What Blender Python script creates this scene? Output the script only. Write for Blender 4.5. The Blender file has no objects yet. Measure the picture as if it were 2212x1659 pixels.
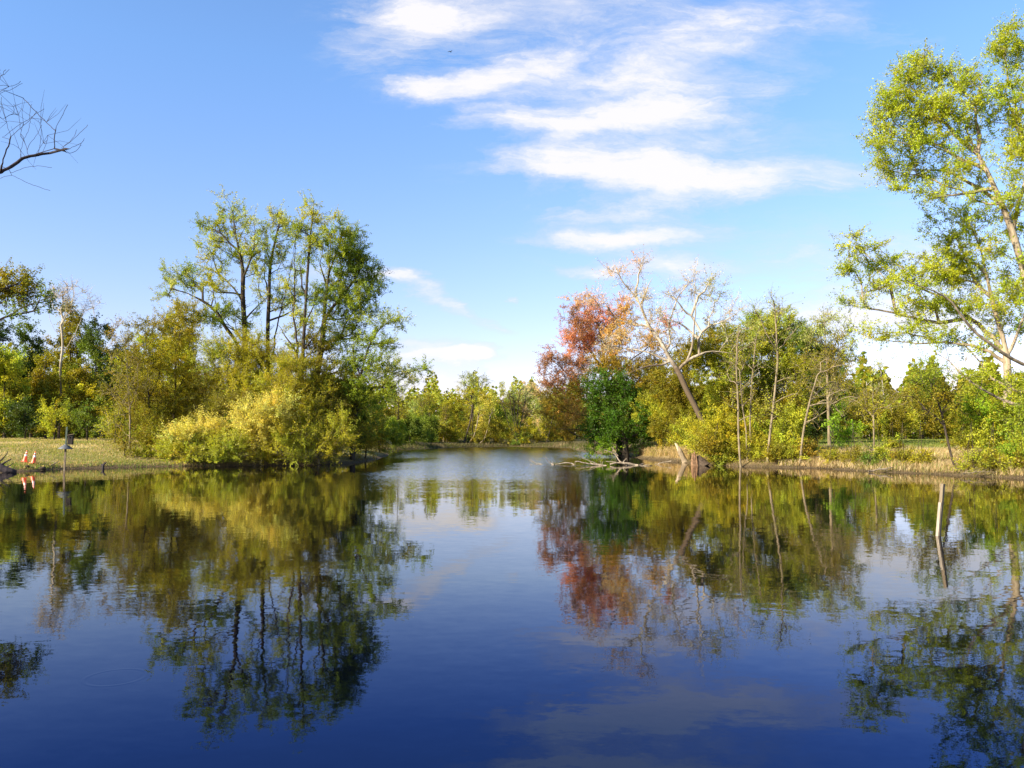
import bpy, math, random
import numpy as np
from mathutils import Vector
R = math.radians
scene = bpy.context.scene
COL = scene.collection

# ------------------------------------------------------------------ camera
F = 1736.0; CX, CY = 1106.0, 829.5; HOR = 942.0; EYE = 2.0
PITCH = math.atan((HOR - CY) / F)
cam_data = bpy.data.cameras.new('camera'); cam = bpy.data.objects.new('camera', cam_data)
COL.objects.link(cam); scene.camera = cam
cam.location = (0, 0, EYE); cam.rotation_euler = (R(90) + PITCH, 0, 0)
cam_data.sensor_width = 36; cam_data.lens = 36 * F / 2212
cam_data.clip_start = 0.1; cam_data.clip_end = 6000

# ------------------------------------------------------------------ light
SUN_AZ, SUN_EL = -124.0, 27.0            # degrees clockwise from +Y (view direction), elevation
SUNDIR = Vector((math.sin(R(SUN_AZ)) * math.cos(R(SUN_EL)), math.cos(R(SUN_AZ)) * math.cos(R(SUN_EL)), math.sin(R(SUN_EL))))
sd = bpy.data.lights.new('sun', 'SUN'); sd.energy = 5.0; sd.angle = R(0.5); sd.color = (1.0, 0.89, 0.70)
so = bpy.data.objects.new('sun', sd); COL.objects.link(so)
so.rotation_euler = (-SUNDIR).to_track_quat('-Z', 'Y').to_euler(); so.location = SUNDIR * 100
scene.view_settings.view_transform = 'Standard'; scene.view_settings.look = 'None'
scene.view_settings.exposure = 1.5; scene.view_settings.gamma = 1

class NT:
    """small helper for node trees"""
    def __init__(s, tree): s.t = tree; s.n = tree.nodes; s.l = tree.links
    def new(s, kind, **kw):
        n = s.n.new(kind)
        for k, v in kw.items(): setattr(n, k, v)
        return n
    def put(s, inp, v):
        if isinstance(v, bpy.types.NodeSocket): s.l.new(v, inp)
        elif v is not None: inp.default_value = v
    def math(s, op, a, b=None, c=None, clamp=False):
        n = s.new('ShaderNodeMath', operation=op, use_clamp=clamp)
        s.put(n.inputs[0], a)
        if b is not None: s.put(n.inputs[1], b)
        if c is not None: s.put(n.inputs[2], c)
        return n.outputs[0]
    def vmath(s, op, a, b=None, scale=None):
        n = s.new('ShaderNodeVectorMath', operation=op)
        s.put(n.inputs[0], a)
        if b is not None: s.put(n.inputs[1], b)
        if scale is not None: s.put(n.inputs['Scale'], scale)
        return n.outputs['Value'] if op in ('LENGTH', 'DOT_PRODUCT') else n.outputs[0]
    def rng(s, v, a, b, c=0.0, d=1.0, smooth=False):
        n = s.new('ShaderNodeMapRange'); n.clamp = True
        if smooth: n.interpolation_type = 'SMOOTHSTEP'
        for i, x in enumerate((v, a, b, c, d)): s.put(n.inputs[i], x)
        return n.outputs[0]
    def noise(s, vec, scale, detail=4, rough=0.55, color=False, dist=0.0):
        n = s.new('ShaderNodeTexNoise'); s.put(n.inputs['Vector'], vec); s.put(n.inputs['Scale'], scale)
        n.inputs['Detail'].default_value = detail; n.inputs['Roughness'].default_value = rough
        n.inputs['Distortion'].default_value = dist
        return n.outputs['Color'] if color else n.outputs['Fac']
    def mapping(s, vec, loc=(0,0,0), rot=(0,0,0), scale=(1,1,1), kind='POINT'):
        n = s.new('ShaderNodeMapping', vector_type=kind); s.put(n.inputs['Vector'], vec)
        n.inputs['Location'].default_value = loc; n.inputs['Rotation'].default_value = rot; n.inputs['Scale'].default_value = scale
        return n.outputs[0]
    def mix(s, f, a, b, blend='MIX'):
        n = s.new('ShaderNodeMix', data_type='RGBA', blend_type=blend)
        s.put(n.inputs['Factor'], f); s.put(n.inputs[6], a); s.put(n.inputs[7], b)
        return n.outputs[2]
    def sep(s, v):
        n = s.new('ShaderNodeSeparateXYZ'); s.put(n.inputs[0], v); return n.outputs
    def comb(s, x, y, z):
        n = s.new('ShaderNodeCombineXYZ')
        for i, v in enumerate((x, y, z)): s.put(n.inputs[i], v)
        return n.outputs[0]

# ------------------------------------------------------------------ sky
world = bpy.data.worlds.new('World'); scene.world = world; world.use_nodes = True
w = NT(world.node_tree); w.n.clear()
wo = w.new('ShaderNodeOutputWorld'); bg = w.new('ShaderNodeBackground'); w.l.new(bg.outputs[0], wo.inputs[0])
SKY = 0.092; bg.inputs[1].default_value = SKY
sky = w.new('ShaderNodeTexSky', sky_type='NISHITA'); sky.sun_disc = False
sky.sun_elevation = R(SUN_EL); sky.sun_rotation = R(SUN_AZ)
sky.air_density = 1.0; sky.dust_density = 0.25; sky.ozone_density = 2.0; sky.altitude = 0
skyc = sky.outputs[0]
hs = w.new('ShaderNodeHueSaturation'); w.put(hs.inputs['Color'], skyc); hs.inputs['Saturation'].default_value = 1.0; hs.inputs['Value'].default_value = 1.0
tc = w.new('ShaderNodeTexCoord').outputs['Generated']
dx, dy, dz = w.sep(tc)
skyc = w.mix(1.0, hs.outputs[0], w.mix(w.rng(dz, 0.0, 0.42), (0.86, 0.655, 0.79, 1), (0.80, 0.96, 1.15, 1)), 'MULTIPLY')
dys = w.math('MAXIMUM', dy, 0.02)
U = w.math('DIVIDE', dx, dys); V = w.math('DIVIDE', dz, dys)
front = w.rng(dy, 0.05, 0.3, smooth=True)
uv = w.comb(U, V, 0.0)
# two warps: one for billows, one for fine wisps
wn = w.noise(w.mapping(uv, scale=(1, 2.2, 1)), 5.0, 6, 0.65, color=True)
warp = w.vmath('MULTIPLY', w.vmath('SUBTRACT', wn, (0.5, 0.5, 0.5)), (0.20, 0.060, 0.0))
uvw = w.vmath('ADD', uv, warp)
def dir_uv(px, py):
    X = (px - CX) / F; Yu = (CY - py) / F
    y = math.cos(PITCH) - Yu * math.sin(PITCH); z = math.sin(PITCH) + Yu * math.cos(PITCH)
    return X / y, z / y
CLOUDS = [ (1100, 90, 400, 160, -2, .36), (1450, 170, 460, 200, 14, .40), (1430, 360, 480, 120, 0, .36), (1420, 540, 420, 90, 0, .22), (1950, 600, 420, 200, 0, .30),
 # cx, cy, rx, ry, tilt (deg, + = rising to the right), strength
 (870, 75, 160, 75, 20, .75), (1060, 15, 360, 50, 2, .55), (930, 20, 150, 60, 0, .6),
 (1030, 180, 190, 36, 9, 1.15), (1150, 150, 190, 40, 5, .6), (905, 195, 60, 25, 0, .8),
 (1430, 150, 260, 75, 30, .62), (1560, 70, 300, 60, 8, .5), (1500, 215, 230, 70, 6, .5),
 (1150, 265, 220, 34, 3, 1.1), (1380, 235, 170, 45, 8, .6),
 (1290, 345, 270, 55, -3, .85), (1500, 385, 290, 52, 2, 1.15), (1700, 368, 260, 26, 2, .6), (1180, 365, 150, 24, -6, .6),
 (1330, 455, 190, 24, 3, .6), (1340, 508, 230, 30, 3, 1.35),
 (1270, 582, 80, 16, -3, .8), (1460, 574, 190, 30, 0, 1.15), (1760, 560, 150, 30, 0, .45),
 (965, 655, 170, 20, -22, 1.1), (860, 600, 80, 16, -10, 1.0), (690, 590, 120, 40, -5, .45), (570, 530, 60, 24, 0, .4),
 (930, 766, 120, 34, 2, 1.5), (1020, 772, 70, 26, 10, 1.5), (930, 828, 150, 24, 2, 1.3), (1126, 651, 14, 8, 0, .8),
 (2020, 640, 340, 110, 4, .7), (1850, 690, 300, 50, 0, .5), (1650, 640, 300, 40, 0, .35), (1850, 40, 200, 40, -20, .3),
 # overhead and outside the frame, seen only in the water or by a shifted camera
 (1450, -250, 500, 90, 12, .7), (1900, -480, 500, 110, 10, .6), (900, -380, 300, 60, 8, .4), (3000, 300, 500, 90, 5, .5),
]
dens = None
for i, (cx, cy, rx, ry, tl, st) in enumerate(CLOUDS):
    u0, v0 = dir_uv(cx, cy)
    m = w.mapping(uvw, loc=(u0, v0, 0), rot=(0, 0, R(tl)), scale=(rx * 1.12 / F, ry * 1.2 / F, 1), kind='TEXTURE')
    e = w.math('MULTIPLY', w.rng(w.vmath('LENGTH', m), 1.25, 0.1, smooth=True), st)
    dens = e if dens is None else w.math('ADD', dens, w.math('MULTIPLY', e, 0.72))
fb = w.noise(w.mapping(uvw, rot=(0, 0, R(-14)), scale=(1.0, 4.2, 1)), 5.0, 10, 0.68, dist=0.6)
fb2 = w.noise(w.mapping(uv, rot=(0, 0, R(-20)), scale=(1.0, 2.4, 1)), 22.0, 6, 0.6)
d1 = w.math('ADD', dens, w.math('MULTIPLY', w.math('SUBTRACT', fb, 0.5), 2.6))
d1 = w.math('ADD', d1, w.math('MULTIPLY', w.math('SUBTRACT', fb2, 0.5), 0.8))
d1 = w.math('MULTIPLY', w.rng(d1, 0.02, 1.25, smooth=False), w.rng(dens, 0.02, 0.3))
d1 = w.math('MULTIPLY', w.math('MULTIPLY', d1, 0.95), front)
# low cumulus have grey undersides; the thin veils are faintly lilac
cl_col = w.mix(w.rng(d1, 0.25, 0.8), (2.9, 3.05, 3.6, 1), (3.95, 3.85, 3.95, 1))
w.put(bg.inputs[0], w.mix(d1, skyc, cl_col))

# ------------------------------------------------------------------ projection helpers
def P(px, py, d):
    X = (px - CX) / F; Yu = (CY - py) / F
    y = math.cos(PITCH) - Yu * math.sin(PITCH); z = math.sin(PITCH) + Yu * math.cos(PITCH)
    return np.array((X / y * d, d, EYE + z / y * d))
def gp(px, py):
    a = P(px, py, 1.0) - np.array((0, 0, EYE)); t = EYE / -a[2]
    return np.array((a[0] * t, a[1] * t))
# ------------------------------------------------------------------ shoreline and ground height
shore = [(-3, 1.2), (-8, 2.5), (-16, 9), (-26, 22), (-33, 36), (-32, 44)]
shore += [tuple(gp(*q)) for q in ((0,1019),(60,1018),(140,1013),(250,1010),(340,1008),(500,1006),(600,1005),(700,1004),(770,1000),(815,992),(838,984),
          (836,977),(812,973),(850,971),(900,970),(950,968.5),(1000,966),(1100,965),(1200,966),(1232,968),(1246,973),(1290,981),(1345,985),(1390,992),
          (1470,999),(1540,1005),(1620,1009),(1750,1011),(1890,1019),(2050,1026),(2212,1034))]
shore += [(27, 32), (24, 20), (17, 8), (8, 2.0), (3, 1.2)]
SH = np.array(shore)
def sdist(x, y):
    """signed distance to the pond edge, positive on land"""
    x = np.asarray(x, float); y = np.asarray(y, float)
    A = SH; B = np.roll(SH, -1, 0)
    best = np.full(x.shape, 1e9); inside = np.zeros(x.shape, bool)
    for (ax, ay), (bx, by) in zip(A, B):
        ex, ey = bx - ax, by - ay
        t = np.clip(((x - ax) * ex + (y - ay) * ey) / (ex * ex + ey * ey), 0, 1)
        best = np.minimum(best, np.hypot(x - ax - t * ex, y - ay - t * ey))
        c = ((ay > y) != (by > y))
        with np.errstate(divide='ignore', invalid='ignore'):
            xi = ax + (y - ay) * ex / (ey if ey else 1e-9)
        inside ^= (c & (x < xi))
    return np.where(inside, -best, best)
def wob(x, y):
    return (np.sin(x * 1.3 + y * .7) + np.sin(x * .6 - y * 1.7 + 2) + np.sin(x * 2.9 + 1 + y * 2.1) * .6) / 2.6
def hgt(x, y):
    x = np.asarray(x, float); y = np.asarray(y, float)
    s = sdist(x, y) + 0.22 * wob(x, y)
    right = 1 / (1 + np.exp(-(x - 6) / 3)) * (y > 0)
    bank = 0.30 + 0.42 * right
    rise = 1.50 - 0.75 * right
    land = bank * (1 - np.exp(-np.maximum(s, 0) / (0.8 + 1.4 * right))) + rise * (1 - np.exp(-np.maximum(s, 0) / 14.0))
    land += 0.05 * wob(x * .7, y * .5) * np.clip(s / 2, 0, 1)
    bed = np.maximum(-1.6, -0.02 + s * 0.22)
    return np.where(s > 0, land + 0.02, bed)

# ------------------------------------------------------------------ mesh helpers
def qmesh(name, verts, quads, mats, midx=None, tint=None, smooth=None):
    me = bpy.data.meshes.new(name)
    verts = np.asarray(verts, np.float32); quads = np.asarray(quads, np.int32)
    me.vertices.add(len(verts)); me.vertices.foreach_set('co', verts.ravel())
    me.loops.add(quads.size); me.loops.foreach_set('vertex_index', quads.ravel())
    me.polygons.add(len(quads))
    me.polygons.foreach_set('loop_start', np.arange(0, quads.size, quads.shape[1], dtype=np.int32))
    for m in mats: me.materials.append(m)
    if midx is not None: me.polygons.foreach_set('material_index', np.asarray(midx, np.int32))
    if smooth is not None: me.polygons.foreach_set('use_smooth', np.asarray(smooth, bool))
    me.update(calc_edges=True)
    if tint is not None:
        a = me.color_attributes.new('tint', 'FLOAT_COLOR', 'POINT')
        c = np.ones((len(verts), 4), np.float32); c[:, :3] = tint
        a.data.foreach_set('color', c.ravel())
    return me
def link(name, me, parent=None, loc=None):
    o = bpy.data.objects.new(name, me); COL.objects.link(o)
    if parent: o.parent = parent
    if loc is not None: o.location = loc
    return o
def tag(o, label=None, cat=None, group=None, kind=None):
    if label: o['label'] = label
    if cat: o['category'] = cat
    if group: o['group'] = group
    if kind: o['kind'] = kind
    return o
def empty(name, loc, rz=0.0):
    o = bpy.data.objects.new(name, None); COL.objects.link(o); o.location = loc; o.rotation_euler = (0, 0, rz)
    o.empty_display_size = 0.3
    return o
def tube(pts, rad, sides=6, cap=True):
    """swept tube as quads; pts (n,3), rad (n,)"""
    pts = np.asarray(pts, float); rad = np.asarray(rad, float); n = len(pts)
    t = np.gradient(pts, axis=0); t /= np.linalg.norm(t, axis=1)[:, None] + 1e-9
    ref = np.array((0.31, 0.17, 0.93)) if abs(t[:, 2]).mean() < 0.7 else np.array((0.93, 0.31, 0.17))
    a = np.cross(t, ref); a /= np.linalg.norm(a, axis=1)[:, None] + 1e-9
    b = np.cross(t, a)
    ang = np.arange(sides) * 2 * math.pi / sides
    v = pts[:, None] + rad[:, None, None] * (np.cos(ang)[None, :, None] * a[:, None] + np.sin(ang)[None, :, None] * b[:, None])
    v = v.reshape(-1, 3)
    i = np.arange(n - 1)[:, None] * sides; j = np.arange(sides)[None]; j2 = (j + 1) % sides
    q = np.stack([i + j, i + j2, i + sides + j2, i + sides + j], -1).reshape(-1, 4)
    if cap and sides >= 4:
        for e in (0, n - 1):
            for k in range(1, sides - 2, 2):
                q = np.vstack([q, [[e * sides, e * sides + k, e * sides + k + 1, e * sides + (k + 2) % sides]]])
    return v, q
class Bag:
    def __init__(s): s.v = []; s.q = []; s.m = []; s.c = []; s.n = 0; s.s = []
    def add(s, v, q, m=0, tint=None, smooth=True):
        s.v.append(np.asarray(v, float)); s.q.append(np.asarray(q) + s.n); s.n += len(v)
        s.m.append(np.full(len(q), m)); s.s.append(np.full(len(q), smooth))
        c = np.ones((len(v), 3)) * 0.5 if tint is None else np.broadcast_to(tint, (len(v), 3)); s.c.append(c)
    def mesh(s, name, mats, origin=(0, 0, 0)):
        return qmesh(name, np.vstack(s.v) - np.asarray(origin, float), np.vstack(s.q), mats, np.concatenate(s.m), np.vstack(s.c), np.concatenate(s.s))

# ------------------------------------------------------------------ materials
def mat(name):
    m = bpy.data.materials.new(name); m.use_nodes = True; t = NT(m.node_tree); t.n.clear()
    out = t.new('ShaderNodeOutputMaterial'); return m, t, out
def principled(t, out, col, rough=0.8, spec=0.3, bump=None, bd=0.02, metallic=0.0):
    b = t.new('ShaderNodeBsdfPrincipled'); t.put(b.inputs['Base Color'], col); t.put(b.inputs['Roughness'], rough)
    b.inputs['Specular IOR Level'].default_value = spec; b.inputs['Metallic'].default_value = metallic
    if bump is not None:
        n = t.new('ShaderNodeBump'); t.put(n.inputs['Height'], bump); n.inputs['Distance'].default_value = bd; n.inputs['Strength'].default_value = 1
        t.l.new(n.outputs[0], b.inputs['Normal'])
    t.l.new(b.outputs[0], out.inputs[0]); return b
def leaf_material():
    m, t, out = mat('leaf')
    a = t.new('ShaderNodeAttribute', attribute_name='tint').outputs['Color']
    d = t.new('ShaderNodeBsdfDiffuse'); t.put(d.inputs[0], a)
    tr = t.new('ShaderNodeBsdfTranslucent'); t.put(tr.inputs[0], t.mix(1.0, a, (1.15, 1.15, 0.55, 1), 'MULTIPLY'))
    g = t.new('ShaderNodeBsdfGlossy'); g.inputs[0].default_value = (1, 1, 1, 1); g.inputs['Roughness'].default_value = 0.45
    m1 = t.new('ShaderNodeMixShader'); m1.inputs[0].default_value = 0.48; t.l.new(d.outputs[0], m1.inputs[1]); t.l.new(tr.outputs[0], m1.inputs[2])
    m2 = t.new('ShaderNodeMixShader'); m2.inputs[0].default_value = 0.012; t.l.new(m1.outputs[0], m2.inputs[1]); t.l.new(g.outputs[0], m2.inputs[2])
    t.l.new(m2.outputs[0], out.inputs[0]); return m
LEAF = leaf_material()
def bark_material(name, c1, c2, scale=6, c3=None):
    m, t, out = mat(name)
    o = t.new('ShaderNodeTexCoord').outputs['Object']
    f = t.noise(t.mapping(o, scale=(1, 1, 0.25)), scale, 5, 0.65)
    col = t.mix(t.rng(f, 0.35, 0.65), c1, c2)
    if c3:
        z = t.sep(o)[2]; k = t.noise(o, 1.2, 3, 0.6)
        col = t.mix(t.rng(t.math('ADD', t.math('MULTIPLY', z, 0.16), t.math('MULTIPLY', t.math('SUBTRACT', k, .5), 1.2)), 1.05, 1.4), c3, col)
    principled(t, out, col, 0.9, 0.15, f, 0.03); return m
BARK = bark_material('bark_dark', (0.020, 0.015, 0.010, 1), (0.075, 0.058, 0.040, 1))
BARK_TAN = bark_material('bark_tan', (0.10, 0.078, 0.045, 1), (0.25, 0.20, 0.125, 1))
BARK_MAPLE = bark_material('bark_maple', (0.11, 0.085, 0.055, 1), (0.36, 0.29, 0.20, 1), 4)
BARK_WHITE = bark_material('bark_sycamore', (0.46, 0.41, 0.32, 1), (0.20, 0.155, 0.10, 1), 3, (0.10, 0.072, 0.045, 1))
BARK_GREY = bark_material('bark_grey', (0.20, 0.17, 0.15, 1), (0.42, 0.38, 0.36, 1))
TWIG_BLACK = bark_material('bark_black_twig', (0.02, 0.017, 0.02, 1), (0.05, 0.04, 0.04, 1))  # near-black bark of bare twigs, roots and stub
DRIFT = bark_material('driftwood', (0.30, 0.25, 0.18, 1), (0.12, 0.09, 0.06, 1), 8)

# ------------------------------------------------------------------ tree growth
NLEAF, SLEAF, CDENS, RADK = 2.1, 1.0, 1.35, 0.58
def resample(pts, step):
    pts = np.asarray(pts, float); out = [pts[0]]
    for a, b in zip(pts[:-1], pts[1:]):
        n = max(1, int(np.linalg.norm(b - a) / step)); 
        for k in range(1, n + 1): out.append(a + (b - a) * k / n)
    out = np.array(out)
    if len(out) > 4:
        for _ in range(2): out[1:-1] = (out[:-2] + 2 * out[1:-1] + out[2:]) / 4
    return out
def make_tree(name, label, cat, group, base, rad, guides, blobs, bark, rs, leaf=0.10, nleaf=70, twig_len=0.6, ntwig=4,
              csize=0.45, up=0.35, alpha=0.35, twig_r=0.008, crook=0.10, thick=None, droop=0.0, flare=1.35, tint_var=0.25, cdens=1.0, gexp=0.55, step=None, gmin=0.0):
    """guides: list of 3D polylines (first is the trunk); blobs: (centre, radii, density, colour)"""
    g = np.random.default_rng(rs); nleaf = nleaf * NLEAF; leaf = leaf * SLEAF; cdens = cdens * CDENS; rad = rad * RADK; twig_len = twig_len * 1.3
    H = max(p[2] for gd in guides for p in gd) - base[2]
    step = step or max(0.25, H / 34)
    pos = []; par = []; plen = []; paths = []
    def addpath(pts, parent):
        path = []
        for p in pts:
            pos.append(p); par.append(parent); plen.append(0.0 if parent < 0 else plen[parent] + np.linalg.norm(p - pos[parent]))
            parent = len(pos) - 1; path.append(parent)
        return path
    for gi, gd in enumerate(guides):
        pts = resample(gd, step)
        if gi and len(pts) > 2: pts[1:] += g.normal(0, step * 0.10, (len(pts) - 1, 3)) * np.array((1, 1, .5))
        elif gi == 0 and len(pts) > 3: pts[1:] += np.cumsum(g.normal(0, step * 0.012, (len(pts) - 1, 3)) * np.array((1, 1, 0)), 0)
        if gi == 0: paths.append((addpath(pts, -1), -1))
        else:
            arr = np.array(pos); k = int(np.argmin(((arr - pts[0]) ** 2).sum(1)))
            paths.append((addpath(pts[1:] if len(pts) > 1 else pts, k), k))
    ngp = len(paths)
    # cluster points
    C = []; K = []; cen = []
    for (c, r, dn, colr) in blobs:
        c = np.asarray(c, float); r = np.asarray(r, float)
        vol = (r[0] * r[1] * r[2]) ** (1 / 3.)
        n = max(1, int(dn * cdens * math.pi * vol * vol * 1.25 / (csize * csize * 2.2) + g.random()))
        dirs = g.normal(size=(n, 3)); dirs /= np.linalg.norm(dirs, axis=1)[:, None]
        ph = g.random(6) * 6.28
        lump = 1 + 0.22 * (np.sin(dirs[:, 0] * 4 + ph[0]) + np.sin(dirs[:, 2] * 5 + ph[1]) + np.sin(dirs[:, 1] * 4 + dirs[:, 0] * 3 + ph[2])) / 1.5
        rr = g.random(n) ** 0.5 * lump
        C.append(c + dirs * rr[:, None] * r); cen.append(np.repeat(c[None], n, 0)); K.append(np.repeat(np.array(colr, float)[None], n, 0))
    C = np.vstack(C); K = np.vstack(K) * (1.17, 1.13, 1.05); cen = np.vstack(cen)
    gz = base[2] + 0.15; C[:, 2] = np.maximum(C[:, 2], gz + g.random(len(C)) * 0.3)
    # greedy attachment
    arr = np.zeros((len(pos) + len(C) * 14 + 10, 3)); arr[:len(pos)] = pos
    pl = np.zeros(len(arr)); pl[:len(pos)] = plen
    dmin = np.array([np.sqrt(((arr[:len(pos)] - c) ** 2).sum(1)).min() for c in C])
    for ci in np.argsort(dmin + g.random(len(C)) * csize):
        c = C[ci]; n = len(pos)
        dv = c - arr[:n]; dist = np.sqrt((dv ** 2).sum(1))
        cost = dist * (1 + 0.45 * np.clip(-dv[:, 2] / (dist + 1e-6), -0.3, 1)) + alpha * pl[:n]
        cost[:2] += 2.0
        k = int(np.argmin(cost)); a = arr[k].copy(); L = dist[k]
        ns = int(np.clip(L / step, 1, 12))
        p_par = par[k]; tdir = (a - arr[p_par]) if p_par >= 0 else np.array((0, 0, 1.))
        tdir = tdir / (np.linalg.norm(tdir) + 1e-9)
        mid = (a + c) / 2 + tdir * L * 0.16 + np.array((0, 0, L * (0.08 - droop))) + g.normal(0, crook * L, 3) * 0.6
        ts = np.arange(1, ns + 1) / ns
        pts = ((1 - ts) ** 2)[:, None] * a + (2 * ts * (1 - ts))[:, None] * mid + (ts ** 2)[:, None] * c
        if ns > 2: pts[:-1] += g.normal(0, crook * step * 0.35, (ns - 1, 3))
        path = []
        pr = k
        for p in pts:
            i = len(pos); pos.append(p); par.append(pr); arr[i] = p; pl[i] = pl[pr] + np.linalg.norm(p - arr[pr]); pr = i; path.append(i)
        paths.append((path, k))
    N = len(pos); wgt = np.zeros(N)
    for path, _ in paths[ngp:]: wgt[path[-1]] += 1
    for path, _ in paths[:ngp]: wgt[path[-1]] += 1
    for i in range(N - 1, 0, -1):
        if par[i] >= 0: wgt[par[i]] += wgt[i]
    rad_n = np.maximum(twig_r * 1.3, rad * (wgt / wgt[0]) ** gexp)
    pos_a = arr[:N]
    for path, _ in paths[1:ngp]:
        rad_n[path] = np.maximum(rad_n[path], gmin * np.linspace(1, 0.12, len(path)))
    rad_n *= 1 + (flare - 1) * np.exp(-(pos_a[:, 2] - base[2]) / (0.05 * H + 0.1)) * (rad_n > rad * 0.7)
    thick = thick if thick is not None else rad * 0.16
    tb = Bag(); cb = Bag()
    for path, k in paths:
        ids = ([k] if k >= 0 else []) + path
        rr = rad_n[ids].copy()
        if k >= 0: rr[0] = min(rr[0], rr[1] * 1.25) if len(rr) > 1 else rr[0]
        if len(ids) < 2: continue
        big = rr[1 if k >= 0 else 0] > thick
        sides = 8 if rr.max() > rad * 0.5 else (6 if big else 4)
        if not big: sides = 3 if rr.max() < 0.025 else 4
        v, q = tube(pos_a[ids], rr, sides, cap=False)
        (tb if big else cb).add(v, q, 0)
    # twigs and leaves
    nc = len(C)
    T = nc * ntwig
    o = np.repeat(C, ntwig, 0); oc = np.repeat(cen, ntwig, 0); kc = np.repeat(K, ntwig, 0)
    outd = o - oc; outd /= np.linalg.norm(outd, axis=1)[:, None] + 1e-6
    td = outd * 0.45 + g.normal(size=(T, 3)) * 0.75 + np.array((0, 0, up)); td /= np.linalg.norm(td, axis=1)[:, None]
    ln = twig_len * (0.5 + g.random(T)) ; e = o + td * ln[:, None]; e[:, 2] = np.maximum(e[:, 2], gz - 0.1)
    if droop: e[:, 2] -= droop * ln
    sv = np.cross(td, np.array((0.3, 0.5, 0.8))); sv /= np.linalg.norm(sv, axis=1)[:, None] + 1e-6; sw = np.cross(td, sv)
    m = (o + e) / 2 + g.normal(0, 0.06, (T, 3)) * ln[:, None]
    rings = []
    for pnt, rr in ((o, twig_r * 1.2), (m, twig_r), (e, twig_r * 0.5)):
        for a3 in (0, 2.094, 4.189): rings.append(pnt + rr * (math.cos(a3) * sv + math.sin(a3) * sw))
    v = np.stack(rings, 1).reshape(-1, 3); bi = np.arange(T)[:, None, None] * 9
    qq = np.array([[r * 3 + a, r * 3 + (a + 1) % 3, r * 3 + 3 + (a + 1) % 3, r * 3 + 3 + a] for r in (0, 1) for a in range(3)])
    cb.add(v, (bi + qq[None]).reshape(-1, 4), 0)
    if nleaf > 0:
        per = max(1, int(round(nleaf / ntwig))); M = T * per
        tt = 0.1 + 0.95 * g.random(M); ti = np.repeat(np.arange(T), per)
        lp = o[ti] * (1 - tt)[:, None] + e[ti] * tt[:, None] + g.normal(0, leaf * 0.9, (M, 3))
        nrm = g.normal(size=(M, 3)) + np.array((0, 0, 0.7)); nrm /= np.linalg.norm(nrm, axis=1)[:, None]
        la = np.cross(nrm, g.normal(size=(M, 3))); la /= np.linalg.norm(la, axis=1)[:, None] + 1e-6; lb = np.cross(nrm, la)
        s = leaf * (0.6 + 0.8 * g.random(M))[:, None]
        vv = np.stack([lp - la * s * .55, lp + lb * s * .36 + nrm * s * .1, lp + la * s * .55, lp - lb * s * .36 + nrm * s * .1], 1).reshape(-1, 3)
        # hue differs from leaf to leaf and from twig to twig (young shoots are yellower)
        cvt = 1 + tint_var * g.normal(size=(nc, 1)) * 0.6
        hue = g.normal(size=(nc, 1)) * tint_var * 0.35
        cc = K * np.clip(cvt, 0.5, 1.6); cc[:, 0:1] *= 1 + hue; cc[:, 2:3] *= 1 - hue
        cc = np.repeat(np.repeat(cc, ntwig, 0), per, 0) * np.clip(1 + tint_var * 0.7 * g.normal(size=(M, 1)), 0.45, 1.7)
        cb.add(vv, np.arange(M * 4).reshape(-1, 4), 1, np.repeat(np.clip(cc, 0.003, 0.9), 4, 0), smooth=False)
    root = empty(name, tuple(base)); tag(root, label, cat, group)
    if tb.n: link('trunk', tb.mesh('trunk', [bark], base), root)
    if cb.n: link('crown', cb.mesh('crown', [bark, LEAF], base), root)
    return root

def col(h):   # sRGB-ish leaf shade as linear albedo
    return h
# leaf albedos
OLIVE=(0.215,0.192,0.013); GOLD=(0.345,0.325,0.020); YEL=(0.58,0.53,0.120); YG=(0.34,0.36,0.028); GRN=(0.215,0.275,0.020); MID=(0.135,0.185,0.020)
DRK=(0.055,0.085,0.014); BRT=(0.22,0.36,0.020); RED=(0.58,0.25,0.14); MAR_SHADE=(0.34,0.17,0.09); ORG=(0.56,0.36,0.10); RUST=(0.30,0.225,0.024); TAN=(0.52,0.42,0.24)
MAPLE=(0.31,0.36,0.016); GREYG=(0.31,0.35,0.09); EMER=(0.060,0.130,0.007); PINKT=(0.58,0.36,0.20)

def photo_tree(name, label, cat, px, d, rad, trunk, limbs, blobs, bark, rs, group=None, dspread=0.8, **kw):
    """hero tree: trunk and limb polylines and crown masses measured on the photo (2212 px wide), stood at distance d"""
    g = np.random.default_rng(rs + 999)
    bx, by, _ = P(px, 900, d); bz = float(hgt(bx, d)) - 0.05
    base = np.array((bx, d, bz)); k = d / F
    gd = [[base] + [P(x, y, d) for x, y in trunk]]
    for lm in limbs:
        L = sum(math.hypot(a[0]-b[0], a[1]-b[1]) for a, b in zip(lm[:-1], lm[1:])) * k
        end = g.uniform(-1, 1) * L * 0.45
        gd.append([P(q[0], q[1], d + end * i / max(1, len(lm) - 1)) for i, q in enumerate(lm)])
    bl = []
    for b in blobs:
        cx, cy, rx, ry, dn, cl = b[:6]
        rm = (rx + ry) / 2 * k
        dd = b[6] if len(b) > 6 else g.uniform(-1, 1) * rm * dspread
        c = P(cx, cy, d + dd); s = (d + dd) / F
        bl.append((c, (rx * s, max(rm * 1.1, 0.5), ry * s), dn, cl))
    return make_tree(name, label, cat, group, base, rad, gd, bl, bark, rs, **kw)
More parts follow.
